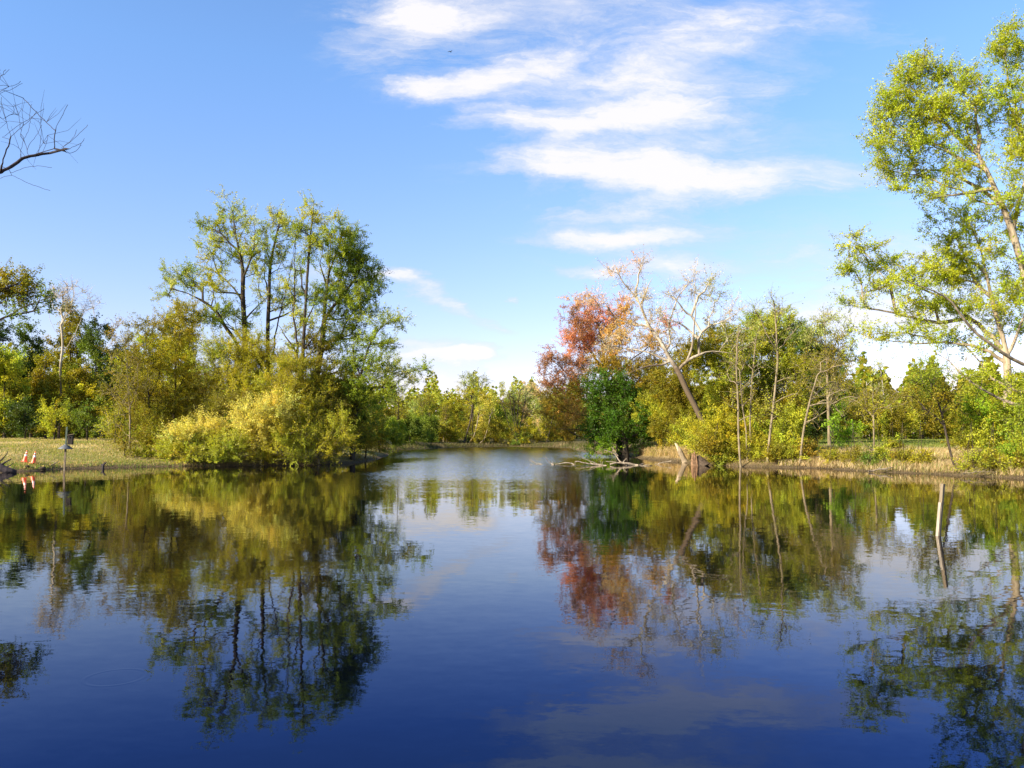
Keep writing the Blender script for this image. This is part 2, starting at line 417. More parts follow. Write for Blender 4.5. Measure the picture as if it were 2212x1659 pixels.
# ------------------------------------------------------------------ ground: one sheet out to the horizon
def axis(fine0, fine1, step, lim):
    a = list(np.arange(fine0, fine1 + 1e-6, step)); s = step; x = fine1
    while x < lim: s *= 1.35; x += s; a.append(x)
    s = step; x = fine0; lo = []
    while x > -lim: s *= 1.35; x -= s; lo.append(x)
    return np.array(lo[::-1] + a)
gx = axis(-60, 60, 0.6, 3000); gy = axis(-4, 175, 0.6, 3000)
GX, GY = np.meshgrid(gx, gy); GZ = hgt(GX.ravel(), GY.ravel()).reshape(GX.shape)
nx, ny = len(gx), len(gy)
gi = (np.arange(ny - 1)[:, None] * nx + np.arange(nx - 1)[None]).ravel()
gq = np.stack([gi, gi + 1, gi + nx + 1, gi + nx], 1)
m, t, out = mat('ground')
o = t.new('ShaderNodeTexCoord').outputs['Object']
zz = t.sep(o)[2]; xx = t.sep(o)[0]; yy = t.sep(o)[1]
n1 = t.noise(o, 0.35, 5, 0.6); n2 = t.noise(t.mapping(o, scale=(1, 3, 1)), 2.2, 6, 0.7); n3 = t.noise(o, 14, 5, 0.7)
grass = t.mix(t.rng(n1, 0.4, 0.62), (0.170, 0.165, 0.030, 1), (0.30, 0.23, 0.085, 1))
grass = t.mix(t.rng(n2, 0.50, 0.68), grass, (0.42, 0.33, 0.17, 1))
grass = t.mix(t.rng(n3, 0.45, 0.75), grass, t.mix(0.5, grass, (0.06, 0.07, 0.015, 1)))
# straw and trampled reeds on the banks; fresh green beyond on the right
straw = t.mix(t.rng(n2, 0.4, 0.65), (0.34, 0.24, 0.115, 1), (0.19, 0.15, 0.06, 1))
rgt = t.math('MULTIPLY', t.rng(xx, 4, 10), t.rng(zz, 0.98, 0.80))
land = t.mix(rgt, grass, straw)
fresh = t.math('MULTIPLY', t.rng(xx, 8, 14), t.rng(zz, 0.92, 1.05))
land = t.mix(fresh, land, t.mix(t.rng(n1, 0.4, 0.6), (0.13, 0.19, 0.03, 1), (0.20, 0.22, 0.05, 1)))
mud = t.mix(t.rng(n3, 0.4, 0.6), (0.050, 0.036, 0.020, 1), (0.15, 0.11, 0.06, 1))
land = t.mix(t.rng(t.math('ADD', zz, t.math('MULTIPLY', t.math('SUBTRACT', n2, .5), 0.5)), 0.10, 0.30), mud, land)
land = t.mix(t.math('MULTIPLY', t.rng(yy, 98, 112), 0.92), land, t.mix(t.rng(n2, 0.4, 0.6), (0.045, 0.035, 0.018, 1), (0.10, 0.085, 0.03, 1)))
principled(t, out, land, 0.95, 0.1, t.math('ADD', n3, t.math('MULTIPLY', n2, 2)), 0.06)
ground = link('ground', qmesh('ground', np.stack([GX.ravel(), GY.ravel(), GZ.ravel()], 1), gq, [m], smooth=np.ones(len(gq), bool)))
tag(ground, kind='structure')

# ------------------------------------------------------------------ water
m, t, out = mat('pond_water')
geo = t.new('ShaderNodeNewGeometry'); pos_ = geo.outputs['Position']
x_, y_, _z = t.sep(pos_)
def slope(vec, scale, amp, detail=2, rough=0.5):
    c = t.noise(vec, scale, detail, rough, color=True)
    return t.vmath('MULTIPLY', t.vmath('SUBTRACT', c, (0.5, 0.5, 0.5)), (amp, amp, 0.0))
anis = t.mapping(pos_, rot=(0, 0, R(12)), scale=(0.5, 1.0, 1))
# where the breeze reaches: the open channel between the two banks
wn_ = t.noise(t.mapping(pos_, scale=(0.6, 1, 1)), 0.16, 3, 0.55)
wx = t.math('ADD', x_, t.math('MULTIPLY', t.math('SUBTRACT', wn_, .5), 7.0))
brz = t.math('MULTIPLY', t.rng(wx, -10.5, -5.5, smooth=True), t.rng(wx, 6.5, 1.5, smooth=True))
brz = t.math('MULTIPLY', brz, t.rng(t.math('ADD', y_, t.math('MULTIPLY', t.math('SUBTRACT', wn_, .5), 14.0)), 24, 52, smooth=True))
far = t.rng(y_, 60, 82, smooth=True)
brz = t.math('MAXIMUM', brz, t.math('MULTIPLY', far, 0.8))
amp = t.math('ADD', t.math('MULTIPLY', brz, 0.30), t.rng(t.noise(pos_, 0.22, 2, 0.5), 0.35, 0.7, 0.75, 1.25))
s1 = slope(anis, 1.3, 0.010); s2 = slope(anis, 7.0, 0.030, 4, 0.7)
calm = t.vmath('SCALE', t.vmath('ADD', s1, s2), scale=amp)
# ripple normals all tip toward the viewer, added so the channel mirrors bright sky
ws = t.sep(slope(anis, 6.5, 0.60, 3, 0.7))
wind = t.vmath('SCALE', t.comb(ws[0], t.math('SUBTRACT', t.math('MULTIPLY', t.math('ABSOLUTE', ws[1]), -1.0), 0.012), 0.0), scale=brz)
sl = t.vmath('ADD', calm, wind)
# a ring spreading where a fish rose, and its fainter outer ring
rc = gp(250, 1463)
dv = t.vmath('SUBTRACT', pos_, (float(rc[0]), float(rc[1]), 0.0)); r_ = t.vmath('LENGTH', dv)
ringp = t.math('MULTIPLY', t.math('SINE', t.math('MULTIPLY', t.math('SUBTRACT', r_, 0.24), 95.0)), t.math('MULTIPLY', t.rng(r_, 0.17, 0.23, smooth=True), t.rng(r_, 0.30, 0.235, smooth=True)))
ring = t.vmath('SCALE', t.vmath('SCALE', dv, scale=t.math('DIVIDE', 0.020, t.math('MAXIMUM', r_, 0.01))), scale=ringp)
sl = t.vmath('ADD', sl, ring)
nrm = t.vmath('NORMALIZE', t.vmath('ADD', sl, (0.0, 0.0, 1.0)))
fr = t.new('ShaderNodeFresnel'); fr.inputs['IOR'].default_value = 1.44; t.l.new(nrm, fr.inputs['Normal'])
gl = t.new('ShaderNodeBsdfGlossy'); gl.inputs['Roughness'].default_value = 0.012; t.l.new(nrm, gl.inputs['Normal'])
# blue tint put into steep reflections darkens near water; grazing ones stay nearly white
t.put(gl.inputs['Color'], t.mix(t.rng(fr.outputs[0], 0.17, 0.38), (0.27, 0.44, 0.92, 1), (1.0, 0.97, 0.93, 1)))
body = t.new('ShaderNodeBsdfDiffuse'); body.inputs[0].default_value = (0.0004, 0.0006, 0.0030, 1)
mx = t.new('ShaderNodeMixShader'); t.l.new(fr.outputs[0], mx.inputs[0]); t.l.new(body.outputs[0], mx.inputs[1]); t.l.new(gl.outputs[0], mx.inputs[2])
t.l.new(mx.outputs[0], out.inputs[0])
wx0, wx1, wy0, wy1 = -45, 40, -2, 165
water = link('water', qmesh('water', [(wx0, wy0, 0), (wx1, wy0, 0), (wx1, wy1, 0), (wx0, wy1, 0)], [(0, 1, 2, 3)], [m])); tag(water, kind='structure')

# ------------------------------------------------------------------ LEFT BANK
photo_tree('tree', 'dark olive tree leaning in over the field at the left edge of the photo', 'tree', -150, 39, 0.32,
    [(-145, 850), (-130, 760), (-90, 680)], [[(-130, 760), (-50, 715), (0, 693), (50, 662), (112, 640)], [(-90, 690), (-30, 640), (30, 615)], [(-110, 720), (-40, 740), (30, 735)]],
    [(-20, 640, 70, 45, .9, OLIVE), (45, 630, 50, 34, .9, OLIVE), (80, 655, 32, 26, .9, MID), (10, 610, 40, 26, .8, OLIVE), (-100, 640, 80, 60, .7, OLIVE), (30, 680, 40, 18, .6, MID)],
    BARK, 11, leaf=0.085, nleaf=90, csize=.4)
# woods behind the field
def wood(label, px, d, top, wpx, colr, rs, dn=1.0, low=930, name='tree', bark=BARK, cat='tree', rad=.22, group='trees behind the left field', nb=7, leaf=.17, nleaf=80, tw=.7, shape='oval', twr=.009, csize=.6, mixc=None):
    g = np.random.default_rng(rs); bl = []
    for i in range(nb):
        f = (i + .5) / nb; cy = top + (low - top) * (0.08 + f * .92)
        wf = {'oval': .55 + .6 * math.sin(math.pi * min(1, f * 0.9 + .1)), 'cone': .35 + .75 * f, 'fan': 1.05 - .6 * f}[shape]
        cc = mixc if (mixc and g.random() < .4) else colr
        bl.append((px + g.uniform(-.45, .45) * wpx * wf, cy, wpx * wf * g.uniform(.55, .8), (low - top) / nb * g.uniform(.8, 1.25), dn, cc))
    tr = [(px + g.uniform(-6, 6), (low + top) / 2), (px + g.uniform(-8, 8), top + (low - top) * .12)]
    return photo_tree(name, label, cat, px, d, rad, tr, [], bl, bark, rs, group=group, leaf=leaf, nleaf=nleaf, csize=csize, twig_len=tw, twig_r=twr)
wood('dark green tree behind the field at the far left edge, in front of thin woods', -15, 88, 690, 45, DRK, 21)
wood('dark green ivy-covered tree between the leaning olive tree and the white sycamore', 68, 92, 696, 34, DRK, 22, mixc=MID)
wood('olive tree whose crown stands right under the pale bare sycamore top', 150, 96, 652, 44, OLIVE, 23, mixc=YG, rad=.25)
wood('dark green tree just right of the white sycamore trunk', 208, 92, 688, 34, MID, 24, mixc=DRK)
wood('yellow-olive tree at the left edge behind the field', 12, 80, 735, 44, OLIVE, 25, mixc=YG)
wood('olive tree behind the nest box, left of the white trunk', 100, 84, 770, 40, OLIVE, 26, mixc=MID)
wood('brownish olive tree behind and right of the nest box', 172, 84, 790, 44, OLIVE, 27, mixc=GOLD)
wood('dark bluish tree filling the gap right of the woods', 255, 100, 735, 40, DRK, 28, mixc=MID)
wood('deep green shrub at the back edge of the field, left of the cones', 55, 78, 868, 50, DRK, 29, name='shrub', cat='shrub', nb=4, rad=.1, group='shrubs at the back of the left field')
wood('bright green shrub at the field edge behind the nest box post', 118, 75, 870, 44, YG, 30, name='shrub', cat='shrub', nb=4, rad=.1, group='shrubs at the back of the left field', leaf=.11)
wood('mid green shrub at the field edge right of the nest box', 190, 75, 872, 48, MID, 31, name='shrub', cat='shrub', nb=4, rad=.1, group='shrubs at the back of the left field', leaf=.11, mixc=YG)
wood('dark shrub under the trees at the left edge of the field', -20, 80, 865, 50, DRK, 32, name='shrub', cat='shrub', nb=4, rad=.1, group='shrubs at the back of the left field')
wood('twiggy olive shrub at the right end of the field edge', 250, 70, 850, 44, OLIVE, 33, name='shrub', cat='shrub', nb=4, rad=.1, dn=.8, group='shrubs at the back of the left field', leaf=.11, mixc=YG)
for i, (px, top, w_, c_) in enumerate([(-60, 740, 60, DRK), (35, 760, 40, MID), (120, 800, 46, MID), (225, 790, 44, MID), (300, 780, 50, OLIVE)]):
    wood(['dark tree deep in the woods off the left edge', 'green tree deep in the woods behind the leaning olive tree', 'green tree deep in the woods below the sycamore', 'green tree deep in the woods at their right end', 'olive tree deep behind the slender golden trees'][i],
         px, 104, top, w_, c_, 40 + i, low=945)
# pale sycamore rising out of the woods
photo_tree('sycamore', 'white-barked sycamore with a bare pinkish top above the left woods', 'tree', 128, 90, .22,
    [(132, 860), (130, 790), (136, 755), (135, 727)], [[(135, 727), (132, 690), (134, 655), (140, 630)], [(135, 727), (118, 716), (108, 700), (106, 672)], [(133, 770), (147, 745), (162, 725), (172, 695), (190, 660)], [(134, 700), (155, 665), (160, 635)]],
    [(140, 640, 34, 26, .9, TAN), (112, 655, 18, 24, .9, TAN), (170, 650, 28, 26, .9, TAN), (195, 660, 18, 16, .7, TAN), (155, 622, 24, 12, .6, TAN)],
    BARK_WHITE, 51, nleaf=14, leaf=.09, twig_len=.8, ntwig=6, twig_r=.014, csize=.55, dspread=.5)
# slender golden trees on the near shore, right of the field
photo_tree('tree', 'slender half-bare tree with brown twigs at the right end of the field', 'tree', 283, 56, .11,
    [(281, 900), (276, 820), (270, 740)], [[(282, 930), (262, 880), (240, 850)], [(280, 880), (300, 830), (296, 780)], [(282, 945), (255, 920), (228, 900)]],
    [(270, 780, 34, 50, .55, OLIVE), (250, 850, 34, 44, .45, OLIVE), (292, 830, 30, 60, .55, OLIVE), (262, 720, 18, 26, .5, RUST), (245, 905, 36, 34, .5, YG), (285, 930, 30, 34, .4, OLIVE)],
    BARK_TAN, 61, leaf=.075, nleaf=55, twig_r=.010, ntwig=6, csize=.4, twig_len=.7)
photo_tree('tree', 'thin olive-gold tree between the half-bare tree and the broad golden one', 'tree', 326, 58, .14,
    [(324, 900), (318, 800), (314, 700)], [[(323, 860), (345, 810), (350, 770)], [(320, 820), (296, 790), (290, 760)]],
    [(314, 712, 22, 34, 1, OLIVE), (300, 770, 30, 44, .9, OLIVE), (335, 790, 30, 50, .9, GOLD), (310, 850, 40, 44, .9, OLIVE), (340, 900, 34, 34, .8, OLIVE), (300, 930, 40, 34, .7, OLIVE)],
    BARK, 62, leaf=.075, nleaf=80, csize=.38)
photo_tree('tree', 'golden olive tree with a fork, left of the tall green maples', 'tree', 373, 60, .19,
    [(374, 920), (379, 855), (378, 790), (376, 710)], [[(379, 855), (400, 810), (405, 760)], [(378, 850), (356, 800), (350, 750)], [(376, 770), (390, 710), (396, 680)]],
    [(380, 682, 30, 26, 1.1, GOLD), (350, 705, 30, 30, 1, OLIVE), (408, 700, 24, 40, 1, OLIVE), (370, 745, 48, 34, 1, GOLD), (400, 780, 36, 36, 1, GOLD), (350, 800, 40, 40, 1, OLIVE), (395, 845, 40, 34, .9, OLIVE), (345, 870, 34, 34, .8, OLIVE), (390, 895, 44, 30, .8, OLIVE), (425, 680, 12, 22, .8, GOLD)],
    BARK, 63, leaf=.075, nleaf=95, csize=.38)
wood('broad olive-gold tree filling in behind the forked golden tree', 405, 66, 668, 48, GOLD, 64, low=960, mixc=YG, leaf=.10, nleaf=90, csize=.45, nb=9, dn=1.1, group='olive trees left of the tall maples')
wood('olive tree filling in behind the thin olive-gold tree on the left shore', 318, 65, 705, 52, OLIVE, 65, low=965, mixc=YG, leaf=.10, nleaf=80, csize=.45, nb=9, dn=1.0, group='olive trees left of the tall maples')
wood('low olive shrub between the half-bare tree and the low bright willow', 320, 55, 900, 40, OLIVE, 66, low=995, mixc=YG, leaf=.08, nleaf=90, csize=.38, nb=5, dn=1.0, name='shrub', cat='shrub', rad=.08, tw=.5, group='low shrubs at the left waterline')
wood('brownish twiggy shrub at the foot of the half-bare tree', 272, 54.5, 925, 34, OLIVE, 67, low=990, mixc=RUST, leaf=.075, nleaf=50, csize=.38, nb=4, dn=.8, name='shrub', cat='shrub', rad=.07, tw=.5, group='low shrubs at the left waterline')
# tall maples of the point
G = 'tall maples on the left point'
photo_tree('maple', 'tall maple with a long low limb reaching left, leftmost of the tall group', 'tree', 533, 62, .44,
    [(531, 850), (529, 712), (524, 638), (527, 582), (510, 512), (503, 460)],
    [[(529, 770), (472, 679), (439, 646), (399, 632), (365, 622)], [(524, 650), (490, 600), (462, 588), (440, 560)], [(526, 600), (548, 545), (552, 500)], [(520, 550), (480, 505), (452, 490)], [(528, 690), (560, 655), (580, 640)], [(526, 640), (500, 625), (470, 640), (440, 600)], [(527, 740), (510, 715), (480, 700)]],
    [(500, 450, 26, 26, .55, GREYG), (490, 490, 34, 30, .7, YG), (448, 480, 28, 18, 1, GRN), (452, 520, 30, 22, .7, YG), (540, 500, 30, 34, .7, GREYG), (545, 550, 26, 30, 1, YG), (505, 560, 34, 26, .6, GRN), (458, 570, 34, 24, .8, YG), (420, 600, 34, 28, .7, GRN), (380, 600, 34, 22, .9, GREYG), (362, 628, 22, 16, .8, GREYG), (470, 620, 44, 26, .6, YG), (560, 610, 22, 30, .4, GREYG), (470, 690, 60, 24, .8, GRN), (520, 690, 40, 30, .5, GRN), (560, 570, 12, 30, .5, GREYG)],
    BARK, 71, group=G, leaf=.085, nleaf=100, twig_len=.7, cdens=1.25, gmin=.07, csize=.45)
photo_tree('maple', 'twin-stemmed slim maple second from the left in the tall group', 'tree', 583, 64, .30,
    [(580, 850), (578, 712), (582, 638), (584, 572), (598, 510), (611, 458)],
    [[(582, 790), (595, 730), (602, 686), (620, 621), (636, 540), (640, 500)], [(583, 640), (570, 600), (572, 550)], [(600, 690), (630, 672), (650, 665)]],
    [(600, 478, 26, 26, .9, YG), (588, 525, 22, 34, .7, YG), (625, 500, 30, 30, .6, GREYG), (582, 580, 20, 30, .4, GRN), (620, 560, 24, 30, .4, GREYG), (600, 650, 34, 20, .9, YG), (630, 640, 28, 26, .8, GRN), (560, 745, 30, 30, .7, YG)],
    BARK, 72, group=G, leaf=.085, nleaf=100, twig_len=.7, cdens=1.25, gmin=.07, csize=.45)
photo_tree('maple', 'tall maple splitting low into two straight dark stems, in the middle of the tall group', 'tree', 652, 60, .36,
    [(652, 900), (651, 830), (657, 706), (663, 601), (669, 518), (676, 458)],
    [[(651, 850), (640, 764), (634, 643), (636, 601), (640, 530)], [(657, 700), (680, 660), (690, 620)], [(640, 760), (615, 720), (600, 700)], [(660, 640), (645, 600), (650, 560)], [(655, 760), (685, 720), (710, 700)]],
    [(676, 470, 24, 28, 1, YG), (650, 500, 26, 30, .8, GRN), (685, 520, 22, 36, .6, YG), (655, 560, 26, 34, .5, GRN), (640, 610, 30, 30, .5, YG), (680, 640, 30, 36, .6, GRN), (650, 700, 40, 34, .7, YG), (680, 750, 40, 40, .9, OLIVE), (640, 770, 26, 30, .6, YG), (700, 810, 40, 40, .9, OLIVE)],
    BARK, 73, group=G, leaf=.085, nleaf=100, twig_len=.7, cdens=1.25, gmin=.07, csize=.45)
photo_tree('maple', 'densest darkest tall maple with a rounded crown on the right side of the group', 'tree', 678, 63, .44,
    [(681, 860), (684, 810), (697, 725), (701, 653), (710, 579), (714, 500)],
    [[(698, 700), (730, 650), (770, 600), (790, 560)], [(702, 640), (740, 590), (760, 540)], [(700, 690), (745, 690), (790, 660)], [(708, 590), (735, 530), (742, 490)], [(695, 740), (740, 735), (790, 720)], [(704, 620), (690, 570), (698, 530)]],
    [(712, 500, 30, 32, 1.1, YG), (745, 505, 30, 30, 1.1, GRN), (770, 545, 34, 34, 1.3, GRN), (738, 560, 44, 36, 1.1, GRN), (790, 590, 34, 30, 1.3, GRN), (750, 620, 54, 34, 1.1, GRN), (800, 640, 32, 30, 1.2, GRN), (770, 680, 50, 32, 1.1, GRN), (720, 660, 40, 34, .8, GRN), (740, 730, 50, 34, 1, GRN), (760, 790, 50, 34, .9, GRN), (720, 590, 24, 40, .6, YG), (812, 600, 14, 22, .8, GRN)],
    BARK, 74, group=G, leaf=.085, nleaf=100, twig_len=.7, cdens=1.25, gmin=.07, csize=.45)
photo_tree('maple', 'low maple leaning right over the channel with near-level limbs', 'tree', 762, 61, .30,
    [(768, 887), (779, 808), (798, 745), (824, 704), (862, 688)],
    [[(770, 880), (810, 820), (862, 804), (900, 797), (930, 795)], [(779, 815), (760, 760), (765, 720)], [(798, 745), (830, 740), (870, 745)], [(765, 890), (740, 850), (720, 845)], [(812, 820), (850, 840), (880, 830)]],
    [(862, 685, 26, 12, .9, GREYG), (830, 705, 30, 20, .7, GRN), (800, 745, 34, 30, .9, GRN), (845, 745, 28, 14, .6, GREYG), (905, 797, 28, 9, 1, GRN), (860, 806, 34, 16, .8, GREYG), (810, 800, 44, 34, .9, GRN), (780, 850, 44, 34, 1, GRN), (830, 850, 34, 26, .8, GRN), (740, 850, 34, 40, 1, OLIVE), (885, 825, 20, 10, .6, GREYG)],
    BARK, 75, group=G, leaf=.085, nleaf=100, twig_len=.7, cdens=1.25, gmin=.07, csize=.42)
photo_tree('tree', 'thin upright nearly bare tree standing beyond the leaning maple', 'tree', 860, 128, .16, [(860, 900), (861, 850), (860, 790)],
    [[(860, 880), (845, 840)], [(861, 870), (880, 830)]], [(860, 800, 16, 26, .6, GREYG), (850, 850, 24, 26, .5, GREYG), (878, 850, 20, 26, .5, YG), (862, 900, 30, 24, .6, OLIVE)], BARK, 76, leaf=.10, nleaf=30, ntwig=6, twig_r=.012)
# willow-like shrubs below them
SG = 'yellow willow shrubs along the left shore'
def willow(label, px, d, blobs, rs, **kw):
    k = dict(leaf=.07, nleaf=150, ntwig=7, twig_len=.75, csize=.42, up=.7, twig_r=.006, tint_var=.22); k.update(kw)
    nm = k.pop('name', 'willow_shrub'); gr = k.pop('group', SG); ct = k.pop('cat', 'shrub'); br = k.pop('bark', BARK_TAN)
    tops = sorted(blobs, key=lambda b: b[1])[:3]
    lim = [[(px, 985), ((px + b[0]) / 2, (960 + b[1]) / 2), (b[0], b[1])] for b in tops[1:]]
    tr = [((px + tops[0][0]) / 2, (960 + tops[0][1]) / 2), (tops[0][0], tops[0][1])]
    return photo_tree(nm, label, ct, px, d, k.pop('rad', .11), tr, lim, blobs, br, rs, group=gr, **k)
willow('tall yellow-green willow with a domed top in front of the leftmost tall maple', 520, 59.5, [(530, 760, 50, 40, 1.4, GOLD), (480, 770, 40, 40, 1.2, YG), (570, 790, 50, 44, 1.3, GOLD), (510, 820, 60, 44, 1.2, GOLD), (450, 830, 44, 44, 1.2, YEL), (570, 850, 55, 40, 1.2, GOLD), (500, 880, 60, 40, 1.2, OLIVE), (600, 880, 44, 40, 1.2, OLIVE), (440, 880, 30, 30, 1, OLIVE)], 81)
willow('yellow-green willow filling the space under the middle tall maples', 640, 58.5, [(640, 800, 44, 34, 1.3, GOLD), (610, 840, 50, 40, 1.3, GOLD), (670, 850, 50, 40, 1.3, GOLD), (640, 890, 70, 44, 1.3, GOLD), (700, 900, 50, 40, 1.2, OLIVE), (600, 910, 50, 30, 1.2, OLIVE)], 82)
willow('low bright willow spreading over the water at the left of the point', 420, 54.5, [(400, 950, 44, 34, 1.5, YEL), (450, 940, 44, 34, 1.5, YEL), (420, 975, 70, 24, 1.6, YG), (370, 980, 34, 20, 1.3, YG), (480, 970, 44, 28, 1.5, YG), (350, 990, 20, 12, 1, YG)], 83)
willow('brightest yellow willow at the middle of the point, rising from the water edge', 565, 55.5, [(545, 905, 40, 34, 1.5, YEL), (590, 900, 44, 34, 1.5, YEL), (560, 940, 60, 34, 1.6, YEL), (620, 935, 44, 34, 1.5, GOLD), (520, 965, 44, 30, 1.5, YG), (580, 975, 60, 24, 1.5, GOLD), (635, 975, 40, 24, 1.3, YG)], 84)
willow('olive-gold willow right of the brightest one on the shore', 690, 56.5, [(680, 930, 44, 30, 1.4, GOLD), (710, 950, 40, 34, 1.4, GOLD), (670, 965, 44, 28, 1.4, GOLD), (720, 980, 34, 18, 1.2, OLIVE), (730, 930, 24, 24, 1.2, YG)], 85)
willow('rust-olive shrub behind the right end of the willows', 715, 61, [(700, 860, 44, 34, 1.2, RUST), (740, 890, 44, 40, 1.2, OLIVE), (700, 910, 44, 34, 1.2, OLIVE), (750, 930, 34, 34, 1.2, OLIVE)], 86, group='dark shrubs at the tip of the left point', name='shrub', bark=BARK)
for i, (px, d, top, ww, c_, lb) in enumerate([(790, 66, 900, 46, RUST, 'brown-olive shrub at the shaded tip of the left point'), (765, 63, 940, 40, OLIVE, 'low dark shrub at the waterline of the left point tip'), (820, 84, 905, 40, OLIVE, 'dark olive shrub behind the tip of the left point'),
        (850, 105, 910, 36, GRN, 'green shrub farther back along the left channel bank'), (885, 128, 905, 34, MID, 'dark green shrub where the left bank meets the far shore'), (800, 100, 880, 50, OLIVE, 'olive shrub mass behind the leaning maple'), (925, 148, 900, 30, MID, 'mid green shrub at the left end of the far shore')]):
    wood(lb, px, d, top, ww, c_, 90 + i, name='shrub', cat='shrub', nb=4, rad=.1, low=975 if d < 90 else 955, group='dark shrubs at the tip of the left point', leaf=.10 if d < 90 else .15, dn=1.3, mixc=MID, csize=.5)
for i, (px, d, top, ww, c_, lb) in enumerate([(440, 70, 860, 70, OLIVE, 'olive understorey tree behind the low bright willow'), (560, 74, 830, 80, MID, 'shaded green tree behind the tall yellow willow'), (680, 76, 800, 70, OLIVE, 'olive tree behind the middle tall maples'), (340, 72, 840, 60, OLIVE, 'olive tree behind the thin olive-gold tree'), (760, 80, 830, 60, MID, 'green understorey tree behind the rounded maple')]):
    wood(lb, px, d, top, ww, c_, 100 + i, low=960, group='understorey trees behind the left point', leaf=.11, dn=1.0, mixc=GRN, csize=.55)

# ------------------------------------------------------------------ FAR SHORE across the channel
FG = 'trees along the far shore of the channel'
far = [ # px, top, half width, colour, mix, shape, label
 (865, 885, 20, OLIVE, YG, 'oval', 'small olive tree at the left end of the far shore'),
 (898, 862, 20, GREYG, GRN, 'fan', 'grey-green tree near the left end of the far shore'),
 (926, 852, 22, GRN, YG, 'oval', 'green round-topped tree left of the grey-topped one on the far shore'),
 (960, 846, 24, YG, GOLD, 'oval', 'yellow-green tree left of the tall grey-topped tree on the far shore'),
 (990, 838, 22, GOLD, YG, 'oval', 'golden tree just left of the tall grey-topped tree on the far shore'),
 (1048, 836, 24, GOLD, YEL, 'oval', 'golden tree just right of the tall grey-topped tree on the far shore'),
 (1082, 828, 24, BRT, YG, 'cone', 'bright green pointed tree on the far shore'),
 (1112, 836, 22, YG, GREYG, 'oval', 'yellow-green tree right of the bright pointed one on the far shore'),
 (1136, 824, 26, TAN, GREYG, 'fan', 'pale cream-topped tree behind the dark many-stemmed clump'),
 (1165, 832, 24, GREYG, TAN, 'fan', 'pale grey-green tree near the right end of the far shore'),
 (1196, 850, 26, YG, OLIVE, 'oval', 'yellow-green tree partly behind the red maple on the far shore'),
 (1232, 858, 26, OLIVE, YG, 'oval', 'olive tree at the right end of the far shore behind the red maple')]
for i, (px, top, hw, c_, mc, sh_, lb) in enumerate(far):
    wood(lb, px, 162 + (i * 37 % 9), top, hw, c_, 120 + i, low=950, name='tree', rad=.2, group=FG, mixc=mc, shape=sh_, leaf=.17, nleaf=55, csize=.75, tw=.9, twr=.018, nb=6, dn=.95)
photo_tree('tree', 'tallest tree of the far shore with a grey-green rounded top', 'tree', 1021, 158, .24, [(1021, 900), (1024, 860), (1023, 830)],
    [[(1024, 862), (1008, 838), (1003, 822)], [(1024, 860), (1042, 835), (1046, 818)]], [(1022, 818, 30, 15, .9, GREYG), (1006, 828, 16, 12, .8, GREYG), (1040, 828, 18, 12, .8, GREYG), (1022, 880, 20, 26, .5, YG)], BARK, 140, group=FG, leaf=.14, nleaf=35, ntwig=6, twig_r=.018, csize=.7, twig_len=.9)
# understorey and waterside shrubs of the far shore
fs = [(875, 905, OLIVE, 'olive shrub on the far shore beside the small grass spit'), (905, 900, GRN, 'green shrub third from the left on the far shore'), (938, 905, OLIVE, 'olive shrub under the green round-topped far tree'), (968, 898, YG, 'yellow-green shrub left of the leaning trunks on the far shore'),
      (985, 928, GOLD, 'small golden shrub at the foot of the leaning trunks'), (1045, 905, OLIVE, 'olive shrub behind the short leaning trunks of the far shore'), (1072, 905, GOLD, 'golden willow shrub right of the leaning trunks'), (1100, 935, YEL, 'low bright yellow shrub at the waterline below the dark stems'),
      (1140, 905, GOLD, 'golden shrub right of the dark many-stemmed clump'), (1165, 915, GOLD, 'golden-olive shrub near the right end of the far shore'), (1195, 905, OLIVE, 'olive shrub on the far shore left of the red maple'), (1225, 910, RUST, 'rusty shrub on the far shore hard against the red maple'), (1012, 910, MID, 'dark green shrub behind the tallest leaning trunk'), (1120, 900, MID, 'dark shrub behind the dark many-stemmed clump')]
for i, (px, top, c_, lb) in enumerate(fs):
    wood(lb, px, 151.8 + (i * 29 % 4) * .6, top, 22, c_, 150 + i, low=962, name='shrub', cat='shrub', rad=.08, group='shrubs along the far shore', leaf=.14, nleaf=60, csize=.65, tw=.7, nb=4, dn=1.1, mixc=OLIVE, twr=.012)
for i, (px, top, c_) in enumerate([(880, 890, OLIVE), (915, 878, MID), (950, 868, OLIVE), (985, 866, MID), (1022, 862, OLIVE), (1060, 858, OLIVE), (1098, 858, MID), (1135, 856, OLIVE), (1172, 860, MID), (1210, 872, OLIVE), (1245, 872, MID), (845, 895, MID)]):
    wood('shaded tree in second row behind far shore, ' + ['first', 'second', 'third', 'fourth', 'fifth', 'sixth', 'seventh', 'eighth', 'ninth', 'tenth', 'eleventh', 'outermost left'][i] + (' from left' if i < 11 else ''),
         px, 178, top, 30, c_, 170 + i, low=950, rad=.2, group='second row of trees behind the far shore', leaf=.22, nleaf=45, csize=1.0, tw=1.0, nb=5, dn=1.0, twr=.015)
def stem_tree(name, label, cat, px, d, rad, stems, bark, rs, blobs, group=None, **kw):
    return photo_tree(name, label, cat, px, d, rad, stems[0], stems[1:], blobs, bark, rs, group=group, **kw)
LG = 'bare leaning trunks on the far shore'
stem_tree('tree', 'tallest leaning dark trunk on the far shore, leaning right with a level limb', 'tree', 1003, 151, .26, [[(1006, 945), (1016, 910), (1021, 880), (1022, 860)], [(1021, 870), (1008, 862), (995, 862)]], BARK, 191, [(1018, 855, 22, 16, .7, GOLD), (1030, 870, 16, 12, .5, YG)], LG, nleaf=40, leaf=.14, gexp=.28)
